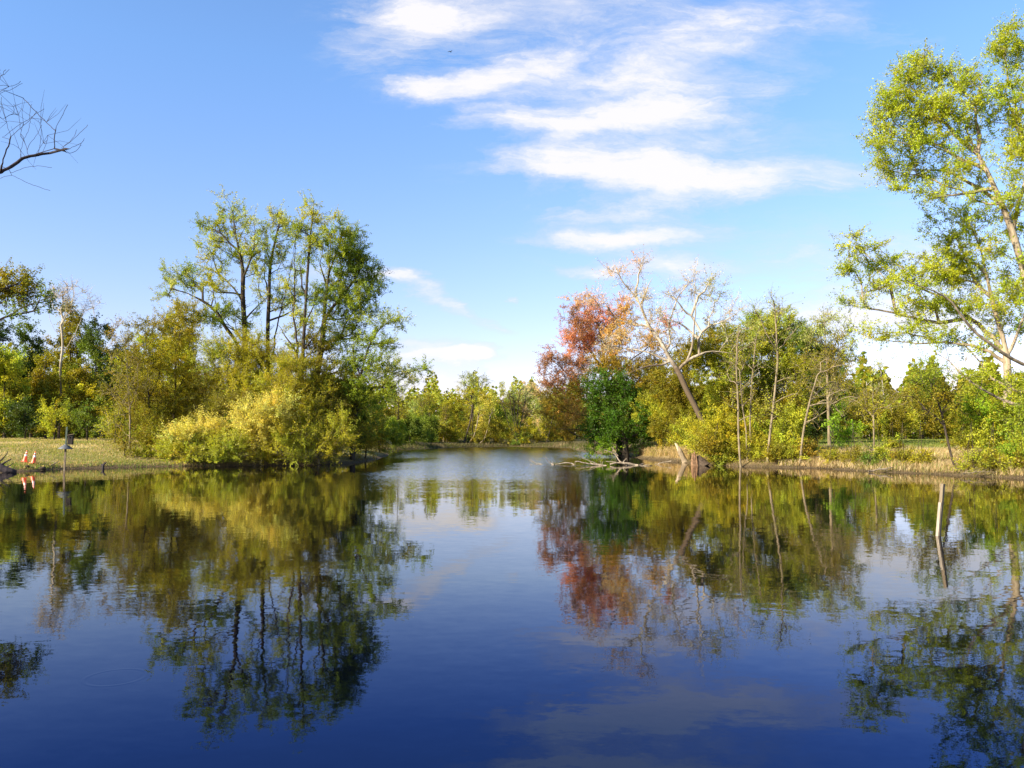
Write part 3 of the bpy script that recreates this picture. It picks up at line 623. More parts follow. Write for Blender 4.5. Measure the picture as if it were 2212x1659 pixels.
stem_tree('tree', 'middle leaning pale trunk at the waterline of the far shore', 'tree', 1013, 151, .2, [[(1024, 942), (1031, 915), (1035, 890)]], BARK_TAN, 192, [(1038, 885, 14, 14, .7, YG)], LG, nleaf=30, leaf=.14, gexp=.28)
stem_tree('tree', 'rightmost leaning pale trunk, curved low over the water on the far shore', 'tree', 1035, 151, .18, [[(1046, 950), (1054, 925), (1060, 895)]], BARK_TAN, 193, [(1062, 890, 14, 14, .7, YG)], LG, nleaf=30, leaf=.14, gexp=.28)
stem_tree('tree', 'dark many-stemmed clump with spreading bare tops on the far shore', 'tree', 1118, 151.5, .22, [[(1118, 930), (1119, 890), (1122, 850)], [(1118, 955), (1108, 900), (1100, 855)], [(1118, 950), (1112, 895), (1108, 850)], [(1118, 955), (1128, 900), (1138, 850)], [(1118, 955), (1098, 915), (1088, 880)], [(1119, 940), (1132, 885), (1136, 848)]], BARK, 194, [(1120, 850, 34, 14, .6, GREYG), (1100, 870, 26, 14, .5, OLIVE)], LG, nleaf=20, leaf=.12, ntwig=6, twig_r=.02, gexp=.3)
for i, (px, lean, top, bk, lb) in enumerate([(908, 6, 870, BARK, 'thin dark stem on the far shore left of the others'), (930, -2, 862, BARK, 'straight dark trunk with a bare fork below the green round-topped tree'), (958, 4, 900, BARK_TAN, 'thin pale stem beside the water, left of the leaning trunks'), (966, -3, 890, BARK_WHITE, 'thin whitish stem behind the pale one on the far shore'), (1165, 14, 880, BARK, 'dark stem slanting up to the right near the red maple'), (1180, 22, 868, BARK, 'long dark stem slanting behind the red maple leaves')]):
    stem_tree('tree', lb, 'tree', px, 152, .14, [[(px + lean * .3, 935), (px + lean * .6, 905), (px + lean, top)]], bk, 196 + i, [(px + lean, top, 14, 14, .7, OLIVE), (px + lean - 6, top + 20, 12, 12, .5, YG)], 'thin stems standing on the far shore', nleaf=26, leaf=.13, ntwig=5, twig_r=.014, gexp=.3)

# ------------------------------------------------------------------ RIGHT: maple point
photo_tree('red_maple', 'red maple in coral leaf, left side tinted maroon for shade, leaning over the channel', 'tree', 1338, 78, .55,
    [(1340, 960), (1322, 890), (1305, 800), (1300, 740), (1290, 690)],
    [[(1322, 890), (1270, 850), (1220, 830), (1180, 800)], [(1315, 850), (1260, 790), (1210, 775)], [(1304, 800), (1262, 740), (1235, 700)], [(1301, 750), (1330, 700), (1345, 670)], [(1330, 920), (1280, 900), (1215, 890)], [(1312, 830), (1360, 780), (1400, 750)], [(1335, 940), (1270, 930), (1200, 925)]],
    [(1265, 650, 40, 26, .55, PINKT), (1290, 690, 46, 30, 1.1, RED), (1345, 690, 40, 30, .9, ORG), (1250, 710, 34, 30, .9, MAR_SHADE), (1330, 740, 50, 34, 1, ORG), (1280, 740, 44, 34, 1.1, RED), (1235, 745, 26, 30, 1, RED), (1195, 775, 30, 18, .9, MAR_SHADE), (1180, 800, 22, 14, .8, MAR_SHADE), (1235, 790, 44, 24, 1.1, MAR_SHADE), (1300, 790, 44, 30, 1, RUST), (1210, 830, 44, 24, 1.1, MAR_SHADE), (1260, 840, 44, 26, 1.1, RUST), (1360, 800, 50, 34, 1, RUST), (1420, 740, 40, 26, .7, ORG), (1200, 870, 34, 26, 1, RUST), (1240, 890, 40, 26, 1, ORG), (1225, 925, 40, 22, 1, RUST), (1400, 800, 50, 40, .9, RUST), (1380, 850, 60, 34, .9, OLIVE), (1190, 895, 26, 18, .8, RUST), (1440, 700, 24, 20, .6, RED), (1230, 680, 20, 24, .6, MAR_SHADE), (1340, 650, 24, 16, .5, PINKT)],  # maroon masses along the left put the crown's shade into leaf colour
    BARK, 201, leaf=.095, nleaf=80, csize=.5, twig_len=.75, cdens=1.5)
photo_tree('tree', 'emerald green tree with thick dark trunk overhanging water, before the red maple', 'tree', 1350, 74, .50,
    [(1352, 965), (1345, 930), (1325, 880), (1310, 850)],
    [[(1350, 950), (1300, 930), (1260, 950)], [(1350, 955), (1400, 920), (1430, 905)], [(1345, 930), (1370, 880), (1375, 850)], [(1335, 910), (1290, 880), (1280, 850)]],
    [(1310, 830, 40, 26, 1, EMER), (1290, 860, 36, 30, 0.85, EMER), (1340, 850, 40, 30, 0.85, EMER), (1380, 860, 36, 34, 0.75, EMER), (1310, 900, 50, 34, 0.95, EMER), (1365, 905, 50, 34, 0.95, EMER), (1282, 945, 28, 22, 0.95, EMER), (1320, 945, 48, 26, 0.95, EMER), (1300, 970, 34, 12, 1, BRT), (1370, 945, 40, 26, 0.85, EMER), (1410, 930, 34, 26, 0.75, EMER), (1420, 890, 26, 24, .9, EMER)],
    BARK, 202, leaf=.12, nleaf=70, csize=.42, twig_len=.8, flare=1.8)
photo_tree('sycamore', 'leaning sycamore with white upper limbs and a pale half-leafed top', 'tree', 1535, 62, .38,
    [(1527, 936), (1511, 897), (1481, 839), (1465, 800), (1449, 780), (1426, 734), (1400, 705), (1384, 659), (1368, 633), (1341, 607), (1330, 575)],
    [[(1372, 640), (1379, 594), (1389, 560)], [(1462, 796), (1485, 780), (1511, 764), (1540, 757), (1590, 765)], [(1488, 778), (1498, 721), (1501, 676), (1501, 594)],
     [(1511, 764), (1508, 735), (1514, 712), (1540, 700), (1579, 689), (1600, 668)], [(1449, 782), (1400, 760), (1361, 752), (1302, 754)], [(1445, 790), (1400, 788), (1348, 811)], [(1500, 690), (1465, 660), (1450, 625)], [(1500, 650), (1530, 620), (1545, 600)], [(1498, 722), (1460, 690), (1425, 690)], [(1400, 705), (1360, 700), (1330, 690)], [(1384, 660), (1400, 620), (1410, 600)]],
    [(1332, 585, 20, 20, .7, PINKT), (1385, 575, 24, 20, .7, PINKT), (1345, 610, 20, 14, .6, TAN), (1385, 640, 20, 30, .9, TAN), (1410, 690, 24, 26, .8, TAN), (1500, 610, 20, 36, .8, TAN), (1540, 640, 34, 30, .55, GREYG), (1525, 620, 16, 26, .8, GOLD), (1585, 670, 26, 20, .6, TAN), (1455, 640, 16, 34, .7, TAN), (1440, 690, 34, 26, .5, TAN), (1540, 690, 34, 22, .4, TAN), (1310, 745, 30, 16, .5, TAN), (1365, 720, 44, 22, .6, ORG), (1290, 655, 34, 24, .5, PINKT), (1440, 740, 40, 26, .6, RUST), (1580, 740, 30, 20, .4, GREYG)],
    BARK_WHITE, 203, leaf=.085, nleaf=36, ntwig=8, twig_len=.8, twig_r=.009, csize=.42, gexp=.56, gmin=.09)
RG = 'dense trees of the right point'
def mass(label, px, d, blobs, rs, **kw):
    k = dict(leaf=.10, nleaf=95, csize=.45, cdens=1.6, group=RG, name='tree', cat='tree', bark=BARK, rad=.2); k.update(kw)
    nm = k.pop('name'); ct = k.pop('cat'); br = k.pop('bark'); rd = k.pop('rad'); gr = k.pop('group')
    tops = sorted(blobs, key=lambda b: b[1])[:2]
    return photo_tree(nm, label, ct, px, d, rd, [((px * 2 + tops[0][0]) / 3, (900 + tops[0][1]) / 2), (tops[0][0], tops[0][1])], [[(px, 900), (tops[1][0], tops[1][1])]], blobs, br, rs, group=gr, **k)
mass('olive tree behind the lower trunk of the leaning sycamore', 1450, 70, [(1440, 830, 50, 40, 1, OLIVE), (1480, 790, 40, 34, .9, OLIVE), (1430, 880, 54, 40, 1.1, YG), (1480, 870, 44, 44, 1.1, OLIVE), (1450, 930, 60, 34, 1.1, OLIVE), (1500, 930, 40, 34, 1, OLIVE)], 211)
mass('yellow-olive tree between the leaning sycamore and the pale slender stems', 1555, 68, [(1550, 735, 44, 30, 1, OLIVE), (1590, 740, 34, 30, 1, YG), (1500, 760, 34, 30, .8, OLIVE), (1540, 780, 50, 34, 1, YG), (1580, 790, 44, 40, 1, YG), (1550, 840, 54, 40, 1.1, YG), (1590, 870, 40, 44, 1, OLIVE), (1540, 900, 44, 40, 1.1, YG), (1600, 930, 44, 34, 1, YG)], 212)
mass('green rounded tree with the highest leafy crown behind the pale stems', 1650, 72, [(1640, 700, 34, 24, 1.1, GRN), (1680, 700, 40, 26, 1.2, YG), (1620, 740, 40, 34, 1.1, YG), (1670, 750, 50, 36, 1.2, YG), (1715, 735, 34, 34, 1.2, MID), (1640, 800, 54, 40, 1.1, YG), (1700, 800, 50, 40, 1.2, YG), (1660, 860, 60, 40, 1.1, OLIVE), (1650, 920, 60, 40, 1.1, OLIVE)], 213)
mass('dark green tree whose shaded right side faces the meadow', 1760, 70, [(1745, 730, 34, 26, 1.2, MID), (1770, 770, 40, 34, 1.2, MID), (1740, 800, 44, 40, 1.2, YG), (1800, 790, 40, 30, .9, MID), (1770, 840, 50, 40, 1.2, MID), (1810, 850, 34, 34, 1, MID), (1760, 890, 50, 34, 1.2, DRK), (1740, 930, 44, 24, 1.1, DRK)], 214, rad=.3)
mass('half-bare grey-green tree at the right shoulder of the point', 1790, 62, [(1780, 690, 34, 20, .5, GREYG), (1820, 720, 34, 26, .6, GREYG), (1760, 720, 40, 26, .5, GREYG), (1840, 760, 20, 24, .5, YG), (1800, 760, 40, 30, .6, OLIVE), (1770, 800, 50, 40, .6, OLIVE), (1810, 830, 34, 30, .6, OLIVE)], 215, nleaf=40, ntwig=6, twig_r=.010, bark=BARK_TAN)
mass('yellow-green bush at the waterline left of the pale stems', 1560, 56.5, [(1560, 920, 44, 34, 1.3, GOLD), (1540, 950, 34, 28, 1.3, GOLD), (1590, 955, 40, 30, 1.3, GOLD), (1565, 980, 44, 16, 1.2, YG)], 216, name='shrub', cat='shrub', rad=.08, leaf=.08, nleaf=120, group='bushes along the waterline of the right point')
mass('leafy bush behind the foot of the pale stems', 1640, 56, [(1640, 930, 40, 34, 1.1, YG), (1620, 965, 34, 24, 1.1, OLIVE), (1660, 970, 34, 24, 1.1, YG), (1650, 895, 30, 30, .9, OLIVE)], 217, name='shrub', cat='shrub', rad=.08, leaf=.09, nleaf=100, group='bushes along the waterline of the right point')
mass('green bush right of the pale stems, before the dark hollow', 1715, 53.5, [(1715, 900, 34, 34, 1.1, YG), (1700, 945, 38, 30, 1.1, YG), (1735, 950, 24, 28, 1, GRN), (1710, 980, 36, 16, 1, OLIVE), (1730, 860, 24, 26, .8, OLIVE)], 218, name='shrub', cat='shrub', rad=.08, leaf=.09, nleaf=100, group='bushes along the waterline of the right point')
mass('small yellow-green bush beside the broken snag', 1480, 66, [(1470, 940, 26, 26, .9, YG), (1500, 945, 26, 20, .8, YG), (1490, 915, 24, 24, .8, GOLD)], 219, name='shrub', cat='shrub', rad=.06, leaf=.09, nleaf=70, group='bushes along the waterline of the right point')
for i, (px, d, top, ww, c_, lb) in enumerate([(1400, 92, 800, 60, OLIVE, 'olive tree behind the emerald tree'), (1500, 94, 790, 60, MID, 'green tree deep behind the leaning sycamore'), (1600, 92, 780, 60, MID, 'green tree deep behind the pale stems'), (1700, 90, 760, 60, DRK, 'dark tree deep behind the green rounded tree'), (1790, 88, 800, 40, DRK, 'dark tree deep at the meadow edge of the point'), (1460, 82, 880, 50, MID, 'shaded undergrowth tree behind the dry grass')]):
    wood(lb, px, d, top, ww, c_, 220 + i, low=955, group='trees deep behind the right point', leaf=.14, dn=1.0, csize=.7, mixc=OLIVE)
mass('low yellow-green bush between the split stump and the tallest pale trunk', 1552, 54.6, [(1545, 985, 28, 16, 1.1, GOLD), (1570, 990, 26, 14, 1.1, YG), (1530, 965, 26, 20, 1, OLIVE)], 2161, name='shrub', cat='shrub', rad=.05, leaf=.075, nleaf=90, csize=.32, group='bushes along the waterline of the right point')
mass('olive bush overhanging the water between the pale stems', 1632, 53.6, [(1615, 985, 26, 18, 1.1, OLIVE), (1645, 985, 28, 18, 1.1, YG), (1630, 960, 26, 20, 1, GOLD)], 2162, name='shrub', cat='shrub', rad=.05, leaf=.075, nleaf=90, csize=.32, group='bushes along the waterline of the right point')
mass('brown-green bush at the waterline below the dark hollow', 1690, 52.6, [(1680, 985, 28, 18, 1.1, OLIVE), (1710, 990, 24, 14, 1.1, YG), (1740, 985, 24, 18, 1, RUST)], 2163, name='shrub', cat='shrub', rad=.05, leaf=.075, nleaf=90, csize=.32, group='bushes along the waterline of the right point')
mass('yellow bush behind the split stump, its top reaching over the dry grass', 1512, 60.5, [(1515, 935, 34, 26, 1, GOLD), (1500, 960, 26, 18, .9, YG), (1535, 960, 30, 24, 1, GOLD)], 2164, name='shrub', cat='shrub', rad=.05, leaf=.08, nleaf=90, csize=.35, group='bushes along the waterline of the right point')
# slender pale stems at the waterline
TG = 'pale slender trees at the waterline of the right point'
def slim(label, stem, top, rs, d, rad=.11, extra=(), **kw):
    k = dict(leaf=.075, nleaf=34, ntwig=6, twig_r=.007, csize=.5, twig_len=.8, gexp=.33, crook=.12); k.update(kw)
    return photo_tree('tree', label, 'tree', stem[0][0], d, rad, stem[1:], list(extra), top, BARK_TAN, rs, group=TG, **k)
slim('tallest pale slender trunk rising from the water with a dark foot', [(1598, 1008), (1595, 940), (1594, 870), (1590, 800), (1592, 750), (1596, 700)], [(1592, 760, 34, 40, .5, OLIVE), (1600, 710, 24, 30, .5, GREYG), (1585, 830, 40, 40, .4, YG), (1600, 890, 34, 30, .3, YG)], 231, 52.6, extra=[[(1592, 800), (1560, 770), (1540, 760)], [(1594, 850), (1620, 820), (1640, 805)]])
slim('thin bent stem just right of the tallest pale trunk', [(1612, 1000), (1612, 930), (1602, 870), (1597, 800)], [(1600, 800, 30, 40, .4, YG), (1610, 850, 26, 30, .4, OLIVE)], 232, 53.5, rad=.08)
slim('straight thin stem third from the left at the waterline', [(1619, 995), (1620, 920), (1622, 850), (1627, 790), (1633, 735)], [(1632, 740, 26, 36, .5, GREYG), (1625, 800, 30, 34, .4, YG)], 233, 54, rad=.09)
slim('rightmost pale stem with a high thin crown above the bushes', [(1655, 1003), (1664, 930), (1672, 860), (1680, 780), (1676, 700), (1672, 650)], [(1672, 660, 44, 26, .6, GREYG), (1640, 670, 24, 20, .5, GREYG), (1690, 690, 34, 30, .5, GREYG), (1670, 740, 40, 34, .5, YG), (1690, 820, 40, 40, .4, YG), (1670, 890, 34, 34, .4, YG)], 234, 52.5, rad=.13, extra=[[(1678, 760), (1710, 720), (1730, 700)], [(1678, 760), (1650, 710), (1640, 680)]])
slim('arching bare tree beside the dark hollow, twigs drooping over the meadow edge', [(1725, 1000), (1735, 930), (1750, 860), (1765, 810)], [(1780, 830, 50, 34, .5, OLIVE), (1820, 850, 34, 34, .35, OLIVE), (1760, 880, 40, 40, .4, OLIVE), (1800, 790, 44, 24, .5, OLIVE)], 235, 51.5, rad=.12, nleaf=14, ntwig=8, extra=[[(1750, 860), (1800, 820), (1830, 860)], [(1745, 880), (1790, 860), (1820, 900)]])

# ------------------------------------------------------------------ RIGHT MEADOW
MG = 'trees at the back of the right meadow'
for i, (px, d, top, ww, c_, mc, sh_, dn, lb) in enumerate([
    (1850, 108, 820, 34, OLIVE, YG, 'oval', .9, 'olive tree at the left end of the meadow back edge'), (1905, 112, 765, 34, GREYG, YG, 'fan', .5, 'thin pale tree with a sparse top at the back of the meadow'),
    (1955, 108, 830, 38, OLIVE, GOLD, 'oval', 1, 'low olive tree at the middle of the meadow back edge'), (1992, 104, 770, 36, GRN, MID, 'oval', .8, 'greenest tree at the back of the meadow'),
    (2030, 108, 850, 40, GOLD, OLIVE, 'oval', 1, 'golden-olive tree at the back of the meadow'), (2070, 114, 770, 40, TAN, GREYG, 'fan', .45, 'bare grey tree at the back of the meadow left of the big trunk'),
    (2110, 100, 800, 40, GRN, YG, 'oval', .9, 'green tree just left of the big maple trunk'), (2215, 96, 800, 50, GRN, YG, 'oval', 1, 'green tree at the right edge behind the big trunk'), (2260, 104, 780, 50, OLIVE, YG, 'oval', 1, 'olive tree past the right edge of the photo'), (1870, 118, 790, 28, TAN, GREYG, 'fan', .4, 'faint bare tree at the far left of the meadow edge'), (2150, 112, 810, 40, OLIVE, YG, 'oval', .8, 'olive tree directly behind the big maple trunk')]):
    wood(lb, px, d, top, ww, c_, 240 + i, low=938, group=MG, mixc=mc, shape=sh_, dn=dn, leaf=.13, nleaf=60 if dn > .6 else 25, csize=.65, twr=.014, bark=BARK_GREY if dn < .6 else BARK)
for i, (px, top, c_) in enumerate([(1835, 875, OLIVE), (1880, 868, YG), (1925, 872, OLIVE), (1970, 870, YG), (2015, 872, OLIVE), (2062, 868, YG), (2108, 872, OLIVE), (2155, 866, YG), (2200, 870, GRN), (2245, 866, OLIVE)]):
    wood('leafy bush in the hedge at the back of the meadow, ' + ['first', 'second', 'third', 'fourth', 'fifth', 'sixth', 'seventh', 'eighth', 'ninth', 'tenth'][i] + ' from the left', px, 98, top, 36, c_, 255 + i, low=940, name='shrub', cat='shrub', nb=4, rad=.08, dn=1.2, leaf=.12, csize=.6, mixc=OLIVE, group='hedge of bushes at the back of the right meadow')
photo_tree('tree', 'slender tree with a low olive crown standing on the dry bank of the meadow', 'tree', 1887, 49, .09, [(1888, 940), (1887, 873), (1884, 840)], [[(1887, 900), (1860, 870), (1835, 860)], [(1887, 890), (1915, 862), (1935, 850)]],
    [(1886, 850, 34, 20, .7, OLIVE), (1850, 868, 34, 18, .6, OLIVE), (1920, 862, 34, 18, .7, OLIVE), (1890, 885, 40, 16, .6, GOLD), (1882, 970, 22, 26, .6, MID)], BARK_TAN, 271, leaf=.07, nleaf=50, ntwig=6, csize=.36, twig_r=.007, gexp=.35)
photo_tree('tree', 'dark slender tree leaning left from the waterline of the meadow bank', 'tree', 2062, 42.0, .10, [(2056, 990), (2048, 955), (2040, 920), (2031, 882), (2018, 850), (2008, 825)], [[(2033, 890), (2060, 850), (2080, 830)], [(2020, 860), (1990, 830), (1970, 825)], [(2040, 920), (2010, 890), (1990, 880)]],
    [(1995, 825, 34, 22, 1, GRN), (2030, 815, 30, 18, .8, GRN), (1975, 850, 30, 20, .7, OLIVE), (2040, 850, 40, 22, .8, OLIVE), (2010, 880, 40, 22, .6, OLIVE), (2075, 870, 30, 20, .6, OLIVE)], BARK, 272, leaf=.075, nleaf=60, ntwig=5, csize=.34, gexp=.35)
photo_tree('sapling', 'bright lime-green sapling at the left end of the meadow bank', 'tree', 1832, 57, .045, [(1830, 930), (1822, 890), (1816, 865)], [[(1830, 950), (1850, 930), (1860, 920)], [(1829, 940), (1808, 920), (1800, 900)]],
    [(1816, 880, 14, 20, .9, BRT), (1806, 915, 16, 14, 1, BRT), (1845, 930, 20, 12, 1, BRT), (1825, 945, 24, 14, 1, BRT)], BARK_TAN, 273, leaf=.10, nleaf=50, csize=.32, twig_len=.4)
mass('light green bush under the big maple, its leaves touching the bank', 2125, 43, [(2110, 890, 34, 24, .9, BRT), (2145, 900, 40, 26, .9, MAPLE), (2180, 930, 40, 30, 1, GRN), (2120, 935, 34, 24, .9, YG), (2150, 960, 40, 24, .9, YG), (2090, 955, 26, 16, .8, YG)], 274, name='shrub', cat='shrub', rad=.07, leaf=.09, nleaf=70, csize=.38, group='bushes under the big right maple')
mass('green bush at the right edge beside the water', 2215, 39, [(2205, 960, 34, 30, 1, GRN), (2190, 990, 34, 22, 1, YG), (2225, 900, 34, 34, .9, GRN), (2215, 1005, 34, 16, 1, OLIVE)], 275, name='shrub', cat='shrub', rad=.07, leaf=.08, nleaf=80, csize=.36, group='bushes under the big right maple')
mass('small leafy weed clump on the dry bank below the slender tree', 1895, 46.5, [(1880, 995, 20, 14, 1, MID), (1905, 985, 18, 18, 1, YG)], 276, name='shrub', cat='shrub', rad=.03, leaf=.07, nleaf=50, csize=.25, twig_len=.3, group='weeds on the meadow bank')
for i, (px, d, top, w_, c_, lb) in enumerate([(1800, 50.2, 990, 20, GOLD, 'small golden weed clump at the left end of the meadow bank'), (1845, 48.5, 985, 22, OLIVE, 'olive weed clump on the bank left of the slender tree'), (1950, 45.5, 985, 26, OLIVE, 'brownish weed clump in the dry grass right of the slender tree'),
        (1990, 44.6, 992, 24, GOLD, 'golden weed clump halfway along the meadow bank'), (2100, 41, 992, 30, YG, 'green-gold bush at the foot of the dark leaning tree'), (2145, 40, 998, 30, OLIVE, 'olive bush low on the bank under the big maple'), (1928, 52, 955, 26, YG, 'pale green bush standing in the straw behind the slender tree'), (2085, 47, 950, 34, OLIVE, 'olive bush on the meadow behind the dark leaning tree')]):
    mass(lb, px, d, [(px - w_ * .4, top + 10, w_ * .6, 12, .9, c_), (px + w_ * .4, top + 12, w_ * .6, 12, .9, OLIVE), (px, top + 2, w_ * .6, 12, .8, c_)], 2740 + i, name='shrub', cat='shrub', rad=.03, leaf=.065, nleaf=60, csize=.28, twig_len=.4, group='weeds on the meadow bank')
# ------------------------------------------------------------------ BIG MAPLES on the right
BG = 'big silver maples at the right edge'
MK = dict(leaf=.082, nleaf=110, csize=.40, ntwig=6, twig_len=.62, tint_var=.22, twig_r=.006, cdens=1.15, gmin=.10)
photo_tree('maple', 'big maple whose trunk bends left, just inside the right edge', 'tree', 2178, 44, .34,
    [(2174, 900), (2176, 820), (2172, 750), (2152, 690), (2132, 610), (2118, 540), (2097, 492), (2067, 457), (2040, 440)],
    [[(2172, 760), (2115, 700), (2090, 686), (2050, 648), (1991, 622), (1948, 605), (1910, 580), (1868, 546), (1830, 518)], [(2050, 700), (1990, 692), (1952, 681), (1897, 669), (1840, 660)],
     [(2140, 640), (2104, 610), (2092, 560), (2060, 540)], [(2128, 594), (2100, 555), (2060, 560)], [(2174, 770), (2200, 720), (2220, 650)], [(2172, 780), (2120, 750), (2060, 740), (1984, 742), (1900, 735), (1874, 730)], [(1948, 605), (1900, 625), (1860, 635)]],
    [(1835, 525, 22, 16, .9, MAPLE), (1870, 550, 34, 22, .9, MAPLE), (1850, 590, 34, 20, .7, MAPLE), (1920, 570, 40, 26, 1, MAPLE), (1900, 620, 44, 20, .8, MAPLE), (1850, 650, 34, 18, .9, GREYG), (1980, 590, 44, 26, .9, MAPLE), (1960, 640, 44, 26, .6, MAPLE), (2030, 560, 44, 34, .9, MAPLE), (2070, 540, 40, 30, .8, MAPLE), (2050, 600, 44, 34, .9, MAPLE), (2100, 590, 40, 34, .8, MAPLE), (2020, 660, 50, 26, .8, MAPLE), (2080, 660, 50, 30, .7, MAPLE), (1920, 735, 44, 10, 1, MAPLE), (1870, 728, 22, 14, .7, MAPLE), (1985, 725, 40, 16, .9, MAPLE), (2140, 650, 40, 34, .6, MAPLE), (2180, 700, 40, 40, .7, MAPLE), (2050, 470, 50, 24, .5, MAPLE), (2110, 480, 40, 34, .5, MAPLE), (2070, 500, 50, 20, .6, MAPLE), (2090, 740, 50, 20, .5, MAPLE), (1960, 690, 44, 14, .7, MAPLE)],
    BARK_MAPLE, 281, group=BG, dspread=1.2, **MK)
photo_tree('maple', 'tallest maple standing past the right edge, its trunk and great crown leaning in', 'tree', 2290, 41, .34,
    [(2275, 880), (2255, 760), (2225, 640), (2212, 592), (2185, 500), (2164, 444), (2134, 372), (2109, 330), (2080, 270)],
    [[(2134, 372), (2080, 345), (2030, 320), (1980, 290), (1930, 260)], [(2164, 444), (2110, 400), (2050, 370), (1990, 365), (1930, 370)], [(2109, 330), (2040, 270), (1990, 220), (1960, 180)], [(2150, 410), (2060, 420), (2000, 430)], [(2109, 325), (2110, 230), (2120, 160)], [(2185, 500), (2220, 380), (2210, 280), (2170, 150), (2155, 90)], [(2210, 300), (2190, 240), (2160, 200)],
     [(2262, 800), (2212, 789), (2162, 763), (2111, 725), (2056, 649), (2014, 628), (1942, 598)], [(2262, 810), (2212, 865), (2149, 818), (2115, 789), (2086, 755), (2056, 717)], [(2280, 910), (2212, 884), (2157, 865), (2085, 818), (2043, 780), (2018, 751)], [(2220, 640), (2250, 560), (2270, 480)]],
    [(1930, 225, 40, 34, 1.1, MAPLE), (1960, 180, 44, 34, 1.1, MAPLE), (2010, 150, 44, 30, 1, MAPLE), (2060, 170, 44, 34, 1.1, MAPLE), (1910, 265, 34, 34, 1.1, MAPLE), (1970, 240, 50, 40, 1.1, MAPLE), (2030, 230, 50, 40, 1, MAPLE), (2090, 220, 40, 40, .9, MAPLE), (1900, 320, 26, 34, .8, MAPLE), (1950, 310, 50, 34, .9, MAPLE), (2010, 300, 50, 34, .9, MAPLE), (2070, 300, 44, 34, .8, MAPLE), (1920, 360, 40, 26, .7, MAPLE), (1980, 370, 44, 26, .7, MAPLE), (2040, 370, 44, 34, .8, MAPLE), (1930, 405, 34, 18, .6, MAPLE), (1990, 415, 50, 18, .5, MAPLE), (2090, 380, 34, 34, .6, MAPLE), (2160, 80, 26, 34, 1, MAPLE), (2175, 130, 34, 34, 1, MAPLE), (2200, 70, 20, 34, .8, MAPLE), (2170, 190, 40, 34, .8, MAPLE), (2140, 250, 34, 40, .7, MAPLE), (2200, 250, 34, 50, .6, MAPLE), (2230, 330, 50, 50, .7, MAPLE), (2180, 330, 34, 40, .5, MAPLE), (2200, 430, 44, 40, .6, MAPLE), (2120, 440, 40, 24, .6, MAPLE), (2190, 490, 34, 30, .7, MAPLE), (2150, 540, 44, 30, .6, MAPLE), (2050, 425, 40, 20, .6, MAPLE), (2260, 200, 60, 70, .8, MAPLE), (2270, 420, 60, 60, .8, MAPLE), (2280, 560, 60, 60, .8, MAPLE), (2050, 720, 30, 14, .8, MAPLE), (2200, 590, 34, 30, .8, MAPLE), (2190, 640, 40, 34, 1, MAPLE), (2130, 740, 34, 20, .6, MAPLE), (2190, 830, 34, 24, .6, MAPLE), (2110, 800, 34, 20, .5, MAPLE)],
    BARK_MAPLE, 282, group=BG, dspread=1.3, **MK)
# ------------------------------------------------------------------ bare tree off the left edge, one branch in view
photo_tree('tree', 'bare dark branch with curling twigs hanging in from the left edge against the sky', 'tree', -620, 13, .12,
    [(-600, 700), (-560, 420), (-500, 150)], [
     [(-590, 560), (-300, 440), (-100, 405), (0, 370), (25, 360), (50, 340), (90, 333), (118, 330), (132, 322)],
     [(132, 322), (150, 322), (175, 309)], [(132, 322), (152, 334), (166, 326), (182, 298)], [(118, 328), (117, 300), (118, 282), (125, 265), (140, 240), (145, 226)],
     [(118, 281), (90, 255), (62, 225), (50, 212)], [(62, 342), (58, 318), (48, 290)], [(44, 346), (46, 318), (55, 295), (64, 275), (66, 240), (68, 225)],
     [(0, 366), (12, 330), (24, 295)], [(24, 295), (40, 280), (62, 262), (80, 240)], [(20, 362), (20, 376), (50, 363), (80, 358), (112, 362)], [(20, 376), (60, 395), (95, 408), (108, 411)],
     [(20, 378), (0, 385), (-40, 395)], [(0, 200), (20, 186), (34, 184), (46, 176)], [(-30, 215), (0, 200), (28, 192), (50, 180)], [(-20, 170), (8, 162), (20, 150)], [(-200, 424), (-60, 260), (0, 170), (12, 150)], [(0, 260), (18, 250), (30, 245)], [(0, 300), (30, 278), (60, 258), (95, 235)], [(130, 322), (150, 306), (162, 296), (166, 280)], [(130, 322), (160, 300), (190, 270)], [(45, 300), (42, 250), (30, 225)], [(24, 295), (10, 250), (2, 210)], [(58, 318), (75, 300), (90, 270)]],
    [(-450, 250, 120, 120, .2, TAN), (-300, 150, 100, 80, .2, TAN), (40, 275, 60, 50, .9, TAN), (100, 270, 40, 40, .5, TAN), (-10, 200, 40, 40, .9, TAN)], TWIG_BLACK, 291, nleaf=0, leaf=.03, csize=.25, ntwig=3, twig_len=.4, twig_r=.0028, dspread=.4, gexp=1.0, crook=.05, step=.05)

